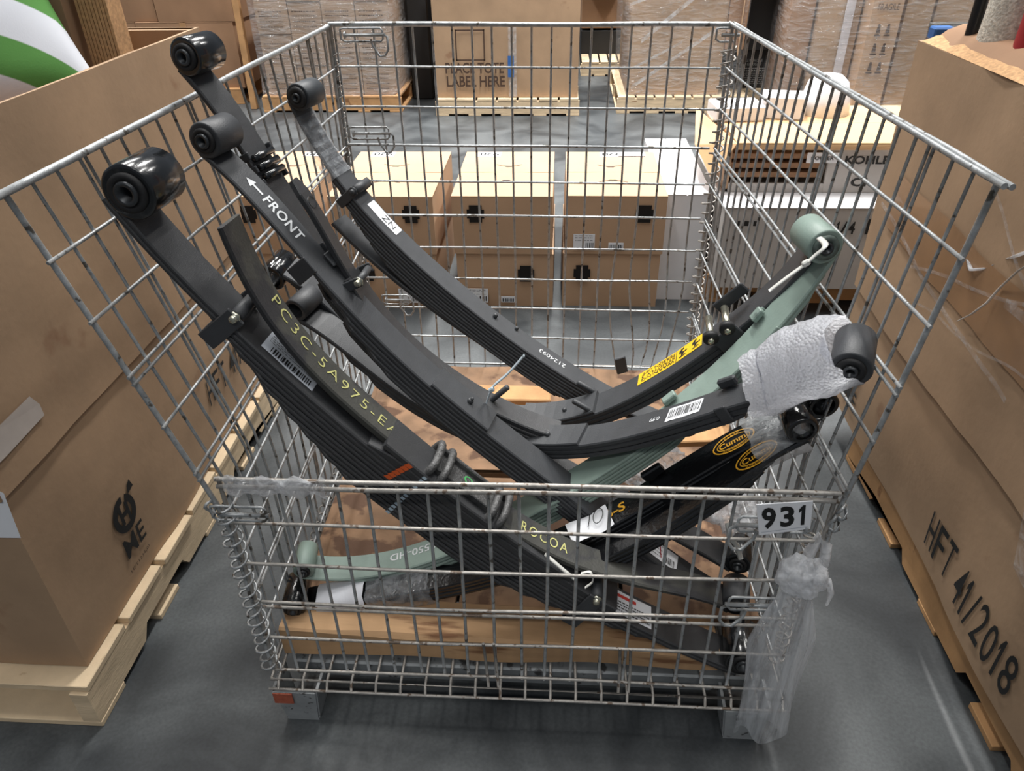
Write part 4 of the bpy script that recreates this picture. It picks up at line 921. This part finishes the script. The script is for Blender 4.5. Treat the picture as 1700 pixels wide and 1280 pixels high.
q = strand([(1589, 533), (1612, 522), (1638, 503), (1660, 478), (1690, 450), (1730, 425)], [.0015, .0028, .003, .0028, .0026, .002], .85)
tag(obj('twisted_film', q, pm('pale_strip', (222, 214, 204), .5)), 'thin pale curved strip hanging off the right bulk box', 'plastic strip')
for (y0, z0_, y1, z1_, w_) in ((1.04, .10, .30, -.02, .012), (.80, .03, .10, .24, .008), (.62, .33, .22, .12, .010), (.40, .14, -.02, .10, .02), (.70, -.02, .25, .05, .006)):
    q = MB().grid(lambda a, b: rfo(y0+(y1-y0)*a, ZO+z0_+(z1_-z0_)*a+w_*(b-.5)+.006*math.sin(a*9)), 16, 2); obj('film_strand', q, CTAPE, gr)
BT = pm('brown_box_tape', (146, 112, 80), .45, var=.1, scale=14, coat=.15, bump=.2, bscale=40)
rft = rface(.0118)
for (y0, y1, z0_, z1_) in ((.98, .20, .06, .20),):
    q = MB().grid(lambda a, b: rft(y0+(y1-y0)*a, ZO+z0_+(z1_-z0_)*b-.03*a+.004*math.sin(a*13+b*3)), 14, 4); tag(obj('tape', q, BT, gr), 'brown tape band')
q = MB()                                     # torn edge of the right box
q.grid(lambda a, b: Vector((.878+.03*b, 1.09-1.2*a, ZO+.49+.012*b*(1+noise.noise(Vector((a*20, b, 0)))))), 40, 3); obj('torn_flap', q, CEDGE, gr)
q = MB().grid(lambda a, b: Vector((.895+.16*b, 1.08-.9*a, ZO+.49-.02*b+.05*math.sin(b*3)+.01*noise.noise(Vector((a*12, b*3, 4))))), 26, 5); obj('top_flap', q, CARD3, gr)
# things standing in the right box
def column(name, label, cat, u, v0, v1, Y, r, mat, n=24, seams=0, z0=.30, lean=0):
    p0 = aty(u, v1, Y); x, y = p0.x, p0.y; prof = [(0, 0), (r*.9, 0)]
    H_ = 1.75; k = 14
    for i in range(k+1): prof.append((r*(1+.03*math.sin(i*2.1)), .02+i*(H_-.04)/k))
    prof += [(r*.9, H_), (0, H_)]; q = MB().lathe((x, y, z0), (lean, 0, 1), prof, n)
    if seams:
        for i in range(seams): q.lathe((x+lean*(.3+i*.13), y, z0+.3+i*.13), (lean, 0, 1), [(r*1.08, 0), (r*1.16, .005), (r*1.16, .02), (r*1.08, .025)], n)
    return tag(obj(name, q, mat), label, cat)
column('woven_roll', 'thick upright roll of pale woven netting in the right bulk box', 'roll', 1665, 0, 60, .92, .072, MESHR, lean=.03)
column('black_tube', 'ribbed black tube standing in the right bulk box', 'tube', 1612, 0, 60, 1.0, .014, pm('black_tube_plastic', (20, 20, 22), .3), seams=9)
column('red_roll', 'dark red rolled fabric beside the woven roll, right edge', 'roll', 1735, 0, 60, .80, .05, RED)
b = MB().obox(aty(1563, 55, 1.15), Vector((1, 0, 0)), Vector((0, 1, 0)), Vector((0, 0, 1)), .05, .04, .03, .004); tag(obj('blue_bundle', b, BLUE), 'small blue taped bundle behind the rim of the right box', 'bundle')
# contents of the left box: cushions
def cushion(name, label, c, R3, s, th, mat):
    n = 26
    def f(a, b, sg):
        x, y = 2*a-1, 2*b-1; k = (1-abs(x)**2.6)**.5*(1-abs(y)**2.6)**.5; pin = 1-.10*(1-abs(x))*abs(y)**3-.10*(1-abs(y))*abs(x)**3
        p = Vector((x*s*(1-.07*(1-abs(x)**2)*0+.0)*(1-.08*(1-y*y)*0), y*s, 0)); p.x *= 1-.09*(1-y*y)*abs(x); p.y *= 1-.09*(1-x*x)*abs(y)
        p.z = sg*th*k*(1+.12*noise.noise(Vector((x*2, y*2, 3)))); return p
    q = MB().grid(lambda a, b: f(a, b, 1), n, n).grid(lambda a, b: f(a, b, -1), n, n)
    me = q.mesh(name); fixn(me); o = obj(name, None, mat, me=me); o.matrix_world = Matrix.Translation(c)@R3.to_4x4(); return tag(o, label, 'cushion')
R3 = Matrix.Rotation(.62, 3, 'Y')@Matrix.Rotation(math.radians(20), 3, 'Z')@Matrix.Rotation(math.radians(50), 3, 'X')@Matrix.Rotation(math.radians(45), 3, 'Z')
cushion('striped_cushion', 'plump green and white striped cushion on top of the left bulk box', Vector((-1.30, .72, ZO+.60)), R3, .25, .11, STRIPE)
R3 = Matrix.Rotation(math.radians(-10), 3, 'Z')@Matrix.Rotation(math.radians(35), 3, 'X')@Matrix.Rotation(math.radians(30), 3, 'Z')
cushion('grey_cushion', 'pale grey cushion under the striped cushion at the left edge', Vector((-1.28, .36, ZO+.50)), R3, .2, .08, FABG)
b = MB().box(-1.97, -.985, .03, 1.16, ZO+.31, ZO+.364, .01); tag(obj('folded_packing', b, CARD3), 'flat brown packing filling the left bulk box under the cushions', 'packing')
# ================================================================== GOODS BEHIND THE CAGE
zt = ZO-.18
def arcm(mb, cx, cy, z, w_, up_):
    n = 12
    for i in range(n):
        a, b = -1+2*i/n, -1+2*(i+1)/n
        g = lambda t: cy+up_*(.022*(1-t*t)-.011)
        mb.add([Vector((cx+w_*a, g(a)-.003, z)), Vector((cx+w_*b, g(b)-.003, z)), Vector((cx+w_*b, g(b)+.003, z)), Vector((cx+w_*a, g(a)+.003, z))], [(0, 1, 2, 3)])
    t = up_*.011; mb.add([Vector((cx-.02, cy+t-.002, z)), Vector((cx+.02, cy+t-.002, z)), Vector((cx+.012, cy+t+up_*.012, z)), Vector((cx-.012, cy+t+up_*.012, z))], [(0, 1, 2, 3)])
cols = [(-1.33, -.96, 'leftmost, half hidden by the springs'), (-.90, -.485, 'second column from the left'), (-.40, -.005, 'third column from the left'), (.035, .425, 'rightmost column')]
for i, (x0, x1, where) in enumerate(cols):
    y0, y1 = 1.87+.01*i, 2.47
    for lv in (0, 1):
        z0, z1 = (0, .236) if lv == 0 else (.239, .478)
        dx = .006*lv*(1 if i % 2 else -1)
        r = carton('carton', '%s brown carton of the cage-back stacks, %s' % (('lower', 'upper')[lv], where), x0+dx, x1+dx, y0-.006*lv, y1, z0, z1, CARD2 if lv else CARD2, 'stacked cartons behind the cage', 'x', None, seed=i*3+lv, bulge=.005)
        hx = {(0, 1): .3, (1, 1): .80, (2, 1): .22, (3, 1): .80, (0, 0): .7, (1, 0): .3, (2, 0): .72, (3, 0): .2}[(i, lv)]
        cx = x0+(x1-x0)*hx; yy = y0-.0125; zc = z0+(.17 if lv else .155)
        q = MB()
        q.box(cx-.025, cx+.025, yy, yy+.003, zc-.035, zc+.035); q.box(cx-.034, cx+.034, yy+.0005, yy+.003, zc-.018, zc+.018); obj('hand_hole', q, pm('dark_handhole', (22, 16, 12), .9), r)
        if lv:
            q = MB(); arcm(q, (x0+x1)/2+.0, y1-.20, z1+.0021, .055, -1); arcm(q, (x0+x1)/2, y0+.165, z1+.0021, .06, 1); obj('printed_arc', q, INKB, r)
            lx = {0: .5, 1: .16, 2: .12, 3: .40}[i]; a = x0+(x1-x0)*lx
            q = MB().box(a, a+.105, y1-.075, y1-.01, z1+.0022, z1+.0028); lb = obj('number_label', q, PAPER, r)
            q = MB(); text_map(q, '920', lambda x, y: Vector((a+.095-x*.085, y1-.018-y*.045, z1+.0032)), bold=.02); obj('printed_number', q, INK, lb)
        if (i, lv) in ((3, 1), (2, 0), (1, 0)):
            q = MB(); ax_ = {3: .10, 2: .10, 1: .6}[i]; a = x0+(x1-x0)*ax_
            q.box(a, a+.085, yy+.002, yy+.003, z0+.02, z0+.085); obj('barcode_label', MB().box(a+.14, a+.20, yy+.002, yy+.003, z0+.022, z0+.05), PAPER, r); lb = obj('shipping_label', q, PAPER, r)
            q = MB(); fm = lambda x, y: Vector((a+x*.2, yy+.001, z0+.022+y*.028)); bars(q, fm, 8, .73, .97, .15, .7, i); bars(q, fm, 4, .25, .4, .2, 1, i); lines(q, fm, (1.3, 1.7, 2.0), .03, .38, th=.06); obj('label_print', q, INK, lb)
q = MB().box(.27, .39, 2.395, 2.455, ZO-.1772, ZO-.1766); tag(obj('address_label', q, PAPER), 'white address label on the top of the rightmost carton', 'label')
# white plumbing cartons with open tray box on top
pallet(.62, 1.62, 1.95, 2.95, 'pallet under the white plumbing cartons to the right behind the cage', PALW2, 'x')
wb = carton('white_carton', 'long white carton at the bottom of the stack right behind the cage', .64, 1.55, 1.83, 2.56, .127, ZO-.203, BOXG, None, 'x', None, seed=4, bulge=.003)
q = MB().box(.637, 1.553, 1.827, 2.562, ZO-.2015, ZO-.1995); obj('white_lid', q, BOXW, wb)
q = MB(); word_map(q, '1/4', lambda x, y: Vector((1.06+x*.07, 1.820, ZO-.30+y*.05)), {'1': .5}); obj('printed_number', q, INK, wb)
q = MB()
for a_ in (1.02, 1.05): q.add([Vector((a_+dx, 1.820, z)) for dx, z in ((0, ZO-.33), (.018, ZO-.33), (.018, ZO-.31), (0, ZO-.31))], [(0, 1, 2, 3)])
q.add([Vector((a, 1.820, z)) for a, z in ((1.17, ZO-.30), (1.19, ZO-.30), (1.19, ZO-.24), (1.17, ZO-.24))], [(0, 1, 2, 3)])
for k in range(3): q.add([Vector((.68+k*.035+a, 1.820, ZO-.27+z)) for a, z in ((0, 0), (.02, 0), (.02, .02), (0, .02))], [(0, 1, 2, 3)])
obj('printed_symbols', q, INK, wb)
w2 = carton('white_carton', 'tall white carton left of the plumbing stack, behind the cage corner', .42, .615, 1.97, 2.75, .0, ZO-.20, BOXW, None, 'y', None, seed=6, bulge=.003)
mid = thing('tray_box', (1.05, 2.2, ZO-.2), 'open-fronted grey tray box marked KOHLER in the plumbing stack', 'box')
z0, z1 = ZO-.199, ZO-.027
obj('box_floor', MB().box(.66, 1.50, 2.0, 2.55, z0, z0+.012), BOXG, mid); obj('box_back', MB().box(.66, 1.50, 2.53, 2.55, z0+.012, z1), CARD3, mid)
obj('front_panel', MB().box(1.04, 1.50, 1.995, 2.01, z0, z1, .001), BOXG, mid); obj('side_wall', MB().box(.66, .675, 2.0, 2.55, z0, z1, .001), CARD2, mid); obj('front_strip', MB().box(.675, 1.04, 1.995, 2.008, z0, z0+.035, .001), BOXG, mid)
for k in range(3): obj('inner_shelf', MB().box(.68, 1.02, 2.02+.008*k, 2.5, z0+.052+k*.034, z0+.072+k*.034, .001), CARD3, mid)
q = MB(); text_map(q, 'KOHLER', lambda x, y: Vector((1.10+x*.20, 1.9935, z1-.060+y*.032)), bold=.03); obj('printed_word', q, INK, mid); q = MB(); text_map(q, 'CI', lambda x, y: Vector((1.14+x*.06, 1.9935, z0+.025+y*.035)), bold=.04); obj('printed_mark', q, INK, mid)
lb = obj('white_label', MB().box(.955, 1.075, 1.990, 1.9935, z1-.055, z1-.015), PAPER, mid); q = MB(); text_map(q, 'KOHLER', lambda x, y: Vector((.97+x*.085, 1.9885, z1-.043+y*.014)), bold=.02); obj('label_print', q, INK, lb)
TANM = pm('bright_tan_board', (206, 168, 124), .8, var=.03)
tanb = carton('lid_box', 'shallow pale tan carton lid on top of the plumbing stack', .68, 1.47, 1.965, 2.54, ZO-.025, ZO, TANM, None, 'x', None, seed=7, bulge=.002, gap=.0005)
q = MB(); F4 = [(.61, 2.52, ZO-.002), (.682, 1.965, ZO-.002), (.605, 1.98, ZO-.135), (.56, 2.16, ZO-.06)]
q.add([Vector(p) for p in F4]+[Vector(p)+Vector((-.004, 0, 0)) for p in F4], [(0, 1, 2, 3), (7, 6, 5, 4), (0, 4, 5, 1), (1, 5, 6, 2), (2, 6, 7, 3), (3, 7, 4, 0)]); obj('side_flap', q, TANM, tanb)
# white moulded piece and white packets on the lid
q = MB().lathe((1.12, 2.42, ZO+.002), (0, 0, 1), [(0, .155), (.05, .15), (.08, .125), (.098, .06), (.105, 0), (0, 0)], 24); tag(obj('white_basin', q, pm('white_ceramic', (226, 230, 236), .25), ), 'rounded white moulded piece on the tan lid', 'basin')
for k, (x, y, sx, sy, h, a) in enumerate(((.74, 2.28, .20, .16, .06, .1), (.93, 2.30, .18, .13, .09, -.2))):
    q = MB().obox(Vector((x, y+.06, ZO+.002+h/2)), Vector((math.cos(a), math.sin(a), 0)), Vector((-math.sin(a), math.cos(a), 0)), Vector((0, 0, 1)), sx, sy, h, .006); tag(obj('white_packet', q, PAPER), ('flat white packet at the left end of the tan lid', 'thicker white packet beside the rounded white piece')[k], 'packet', 'white packets on the tan lid')
# ---- far row
pallet(-.95, .16, 5.05, 6.1, 'pale pallet under the PLACE TOTE LABEL HERE box', PALW, 'x', False)
tb = carton('tote_box', 'large brown carton printed PLACE TOTE LABEL HERE on the far pallet', -.94, .145, 5.10, 6.05, .127, 1.28, CARD, None, 'x', TAPE, seed=2, bulge=.008)
yy = 5.08
q = MB(); text_map(q, 'PLACE TOTE', lambda x, y: Vector((-.86+x*.445, yy, ZO-.355+y*.078)), bold=.02); text_map(q, 'LABEL HERE', lambda x, y: Vector((-.855+x*.445, yy, ZO-.45+y*.078)), bold=.02)
for (a, b, c, d) in ((-.775, -.555, -.06, -.05), (-.775, -.555, -.265, -.255), (-.775, -.765, -.265, -.05), (-.565, -.555, -.265, -.05)): q.add([Vector(p) for p in ((a, yy, ZO+c), (b, yy, ZO+c), (b, yy, ZO+d), (a, yy, ZO+d))], [(0, 1, 2, 3)])
obj('printed_words', q, INKB, tb)
q = MB().box(-.94, .145, 5.075, 5.08, ZO+.33, ZO+.42); obj('tape', q, TAPE, tb); q = MB().box(-.38, -.32, 5.07, 5.08, ZO-.52, ZO-.02); obj('clear_tape', q, CTAPE, tb); q = MB().box(-.385, -.34, 5.068, 5.07, ZO-.38, ZO-.23); obj('blue_tape', q, BLUE, tb)
def wrap(x0, x1, y0, y1, z0, z1, label, seed=0, n=22):
    def f(a, b):
        g = 2*math.pi*a; cx, cy = (x0+x1)/2, (y0+y1)/2; c, s_ = math.cos(g), math.sin(g); e = .18
        x = cx+(x1-x0)/2*math.copysign(abs(c)**e, c); y = cy+(y1-y0)/2*math.copysign(abs(s_)**e, s_); z = z0+(z1-z0)*b
        k = .02*noise.noise(Vector((x*3+seed, y*3, z*4+x*2))); return Vector((x+c*k, y+s_*k, z))
    q = MB().grid(f, n*5, n); o = obj('stretch_wrap', q, FILM); tag(o, label, 'stretch wrap'); return o
# wrapped stack of small cartons, left
pallet(-2.36, -1.24, 5.17, 6.2, 'brown pallet under the film-wrapped carton stack at the left back', PALW2, 'x', False)
cm = pm('grey_brown_carton', (158, 134, 112), .75, var=.08, scale=6, bump=.1)
for a in range(4):
    for b in range(4):
        x = -2.30+a*.255; z = .128+b*.222
        r = carton('small_carton', 'small carton in the wrapped left back stack, column %s, tier %s' % (('one', 'two', 'three', 'four')[a], ('one', 'two', 'three', 'four')[b]), x+.003, x+.252, 5.20+.006*((a+b) % 2), 6.1, z, z+.218, cm, 'cartons in the wrapped stack', 'x', None, seed=a+b*5, bulge=.003)
        q = MB(); fm = lambda u_, v_: Vector((x+.02+u_*.2, 5.19, z+.03+v_*.15)); lines(q, fm, (.1, .35, .6, .8), seed=a*4+b, th=.05); obj('label_print', q, INKB, r)
wrap(-2.36, -1.24, 5.14, 6.15, .13, 1.15, 'clear stretch wrap round the stack of small cartons at left back', 1)
blob('paper_bundle', 'pale crumpled paper bundle on top of the wrapped carton stack', 'paper bundle', Vector((-1.75, 5.5, 1.10)), .26, .2, .10, pm('kraft_bundle', (214, 176, 140), .7), .25, 4, 18, 4)
blob('paper_bundle', 'long kraft paper roll beside the pale bundle on the wrapped stack', 'paper bundle', Vector((-1.38, 5.45, 1.09)), .17, .13, .07, CARD2, .25, 14, 16, 4)
# dark gap goods between
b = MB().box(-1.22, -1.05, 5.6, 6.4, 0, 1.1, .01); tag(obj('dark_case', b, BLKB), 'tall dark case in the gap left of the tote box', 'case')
# stack at far left
pallet(-4.4, -2.62, 5.45, 6.5, 'pallet under the plain carton stack at far left', PALW2, 'x', False)
for k, (x0, x1, z0, z1, lab_) in enumerate(((-3.40, -2.60, .127, .62, 'big plain carton, lower right of the far left stack'), (-4.30, -3.42, .127, .62, 'big plain carton, lower left of the far left stack'), (-3.20, -2.58, .625, 1.25, 'upper right carton of the far left stack'), (-3.95, -3.22, .625, 1.25, 'upper middle carton of the far left stack'), (-4.6, -3.97, .625, 1.25, 'upper left carton of the far left stack'))):
    carton('large_carton', lab_, x0, x1, 5.48+.03*(k % 2), 6.45, z0, z1, CARD3, 'cartons in the far left stack', 'y', TAPE, seed=20+k, bulge=.01)
b = MB().obox(Vector((-2.47, 5.3, .55)), Vector((1, 0, 0)), Vector((0, 1, 0)), Vector((.02, 0, 1)).normalized(), .05, .05, 1.1, .003); tag(obj('corner_post', b, PALW2), 'pale upright wooden post between the two left stacks', 'post')
tbx = carton('taped_box', 'big taped carton standing up out of the back of the left bulk box', -1.90, -1.14, .93, 1.15, ZO+.365, 1.62, CARD, None, 'y', TAPE, seed=31, bulge=.01)
q = MB().box(-1.21, -1.17, .905, .91, ZO+.56, ZO+.90); q.box(-1.33, -1.15, .90, .905, ZO+.545, ZO+.58); obj('clear_tape', q, CTAPE, tbx)
q = MB()
for k in range(9): q.box(-1.12+.0085*k, -1.113+.0085*k, .95, 1.01+.003*(k % 3), ZO+.365, 1.62)
tag(obj('edge_board', q, CEDGE), 'bundle of cardboard edge protectors standing beside the taped box', 'edge protector')
# goods to the right of the tote box
pallet(.20, .80, 6.5, 7.5, 'pallet raised behind the tote box', PALW, 'x', False)
for zz in (0,):
    bl = MB().box(.2, .78, 6.9, 7.5, .35, .80, .006); tag(obj('far_carton', bl, CARD3), 'brown carton below the blue printed box in the far gap', 'box')
    bl = MB().box(.2, .78, 6.9, 7.5, .02, .33, .006); tag(obj('gap_shade_block', bl, BLKB), 'black block standing for the shade in the far gap beside the tote box', 'case')  # solid black block stands for the shaded gap under the far carton
    bl = thing('blue_box', (.5, 6.9, .8), 'bright blue printed toy box in the far gap beside the tote box', 'box'); obj('body', MB().box(.16, .62, 6.6, 7.2, .81, 1.35, .004), BLUE, bl)
    q = MB(); f_ = lambda x, z, w_, h_: q.add([Vector((x, 6.597, z)), Vector((x+w_, 6.597, z)), Vector((x+w_*.8, 6.597, z+h_)), Vector((x+.2*w_, 6.597, z+h_))], [(0, 1, 2, 3)])
    f_(.22, .82, .12, .2); f_(.30, .9, .1, .25); f_(.26, 1.08, .08, .12); obj('printed_picture', q, pm('green_yellow_print', (140, 180, 90), .5, var=.4, scale=30), bl)
pallet(.45, 1.45, 5.12, 6.15, 'pale pallet under the film-wrapped large carton', PALW, 'x', False)
carton('large_carton', 'large plain carton under diagonal film strips, right of the far gap', .52, 1.22, 5.18, 6.1, .127, 1.35, CARD, None, 'y', None, seed=41, bulge=.01)
carton('narrow_carton', 'narrow brown carton at the right edge of the film-wrapped pallet', 1.225, 1.36, 5.16, 6.1, .45, 1.3, CARD3, None, 'y', None, seed=42, bulge=.004)
wrap(.47, 1.38, 5.13, 6.13, .13, 1.36, 'clear stretch wrap in diagonal bands round the large carton', 5)
q = MB()
for (x0, z0, x1, z1, w_) in ((.55, .18, 1.2, .62, .03), (.6, .5, 1.35, 1.1, .035), (.5, .75, 1.1, .95, .02), (.8, .9, 1.35, 1.3, .04), (.55, .32, .9, .5, .02)):
    q.add([Vector((x0, 5.115, z0)), Vector((x1, 5.115, z1)), Vector((x1, 5.113, z1+w_)), Vector((x0, 5.113, z0+w_))], [(0, 1, 2, 3)])
tag(obj('film_strips', q, film_mat('film_fold', .5, bs=20)), 'bright folded bands of film crossing the wrapped large carton', 'stretch wrap')
# black goods
bb = carton('black_box', 'black printed carton on the floor pallet by the cage back corner', 1.30, 1.72, 5.40, 5.9, .127, .40, BLKB, None, 'x', None, seed=43)
q = MB(); fm = lambda x, y: Vector((1.36+x*.30, 5.388, .15+y*.2)); text_map(q, 'HANDLE WITH CARE', lambda x, y: fm(.1+.6*x, .86+.1*y)); text_map(q, 'KEEP UPRIGHT', lambda x, y: fm(.1+.6*x, .72+.1*y)); lines(q, fm, [.05+.07*k for k in range(9)], .1, .8, seed=3, th=.025); obj('printed_text', q, pm('grey_print', (150, 150, 150), .6), bb)
ob = thing('open_carton', (1.55, 5.5, .41), 'open carton with a black inside above the black printed box', 'box'); obj('body', MB().box(1.36, 1.80, 5.35, 5.85, .41, .85, .004), BLKB, ob); obj('flap', MB().obox(Vector((1.34, 5.25, .62)), Vector((.2, 1, 0)).normalized(), Vector((1, -.2, 0)).normalized(), Vector((0, 0, 1)), .25, .008, .42), CARD2, ob); obj('top_flap', MB().obox(Vector((1.58, 5.3, .87)), Vector((1, 0, 0)), Vector((0, 1, .1)).normalized(), Vector((0, -.1, 1)).normalized(), .46, .2, .008), CARD2, ob)
pallet(1.2, 2.3, 5.36, 6.0, 'pallet under the black goods', PALW, 'x', False)
# tall wrapped cartons at the right
pallet(1.9, 3.4, 4.72, 5.7, 'pallet under the tall wrapped cartons at right back', PALW, 'x', False)
tall = [(1.62, 1.78, 5.0, CARD3, 'tall dark brown carton, first of the right back row'), (1.80, 2.08, 4.95, CARD, 'tall brown carton with white vertical tape, right back'), (2.10, 2.30, 4.80, CARD2, 'tall tan carton printed with handling symbols, right back'), (2.34, 2.52, 4.85, CARD, 'tall slim carton with a small white label, right back'), (2.56, 3.3, 4.9, CARD, 'wide carton with a red and white label at far right back')]
for k, (x0, x1, y0, m_, lab_) in enumerate(tall):
    r = carton('tall_carton', lab_, x0, x1, y0, y0+.6, .127, 1.35, m_, 'tall cartons at right back', 'y', None, seed=50+k, bulge=.006)
    q = MB()
    if k == 1: q.box(1.97, 2.03, y0-.016, y0-.013, .127, 1.35); obj('white_tape', q, pm('white_tape', (200, 196, 200), .4), r)
    if k == 2:
        fm = lambda x, y: Vector((x0+.03+x*.14, y0-.014, .30+y*.5)); text_map(q, 'FRAGILE', lambda x, y: fm(x, .9+y*.08))
        for a in range(2):
            for b in range(3): z_ = .1+b*.24; q.add([fm(.1+a*.45, z_), fm(.4+a*.45, z_), fm(.4+a*.45, z_+.02), fm(.1+a*.45, z_+.02)], [(0, 1, 2, 3)]); q.add([fm(.15+a*.45, z_+.04), fm(.35+a*.45, z_+.04), fm(.30+a*.45, z_+.15), fm(.2+a*.45, z_+.15)], [(0, 1, 2, 3)])
        obj('printed_symbols', q, INKB, r)
    if k == 3: q.box(x0+.05, x0+.12, y0-.014, y0-.012, .82, .95); obj('white_label', q, PAPER, r)
    if k == 4: q.box(x1-.22, x1-.05, y0-.014, y0-.012, .80, .92); lb = obj('white_label', q, PAPER, r); q = MB().box(x1-.21, x1-.12, y0-.016, y0-.0145, .895, .915); obj('red_band', q, RED, lb)
b = MB().box(2.53, 3.32, 4.83, 5.5, .60, .66, .003); tag(obj('grey_strap', b, pm('strap_grey', (98, 96, 92), .6)), 'dark grey board edge across the wide right carton', 'board')
wrap(1.58, 3.36, 4.76, 5.62, .13, 1.36, 'clear stretch wrap round the row of tall cartons at right back', 9)
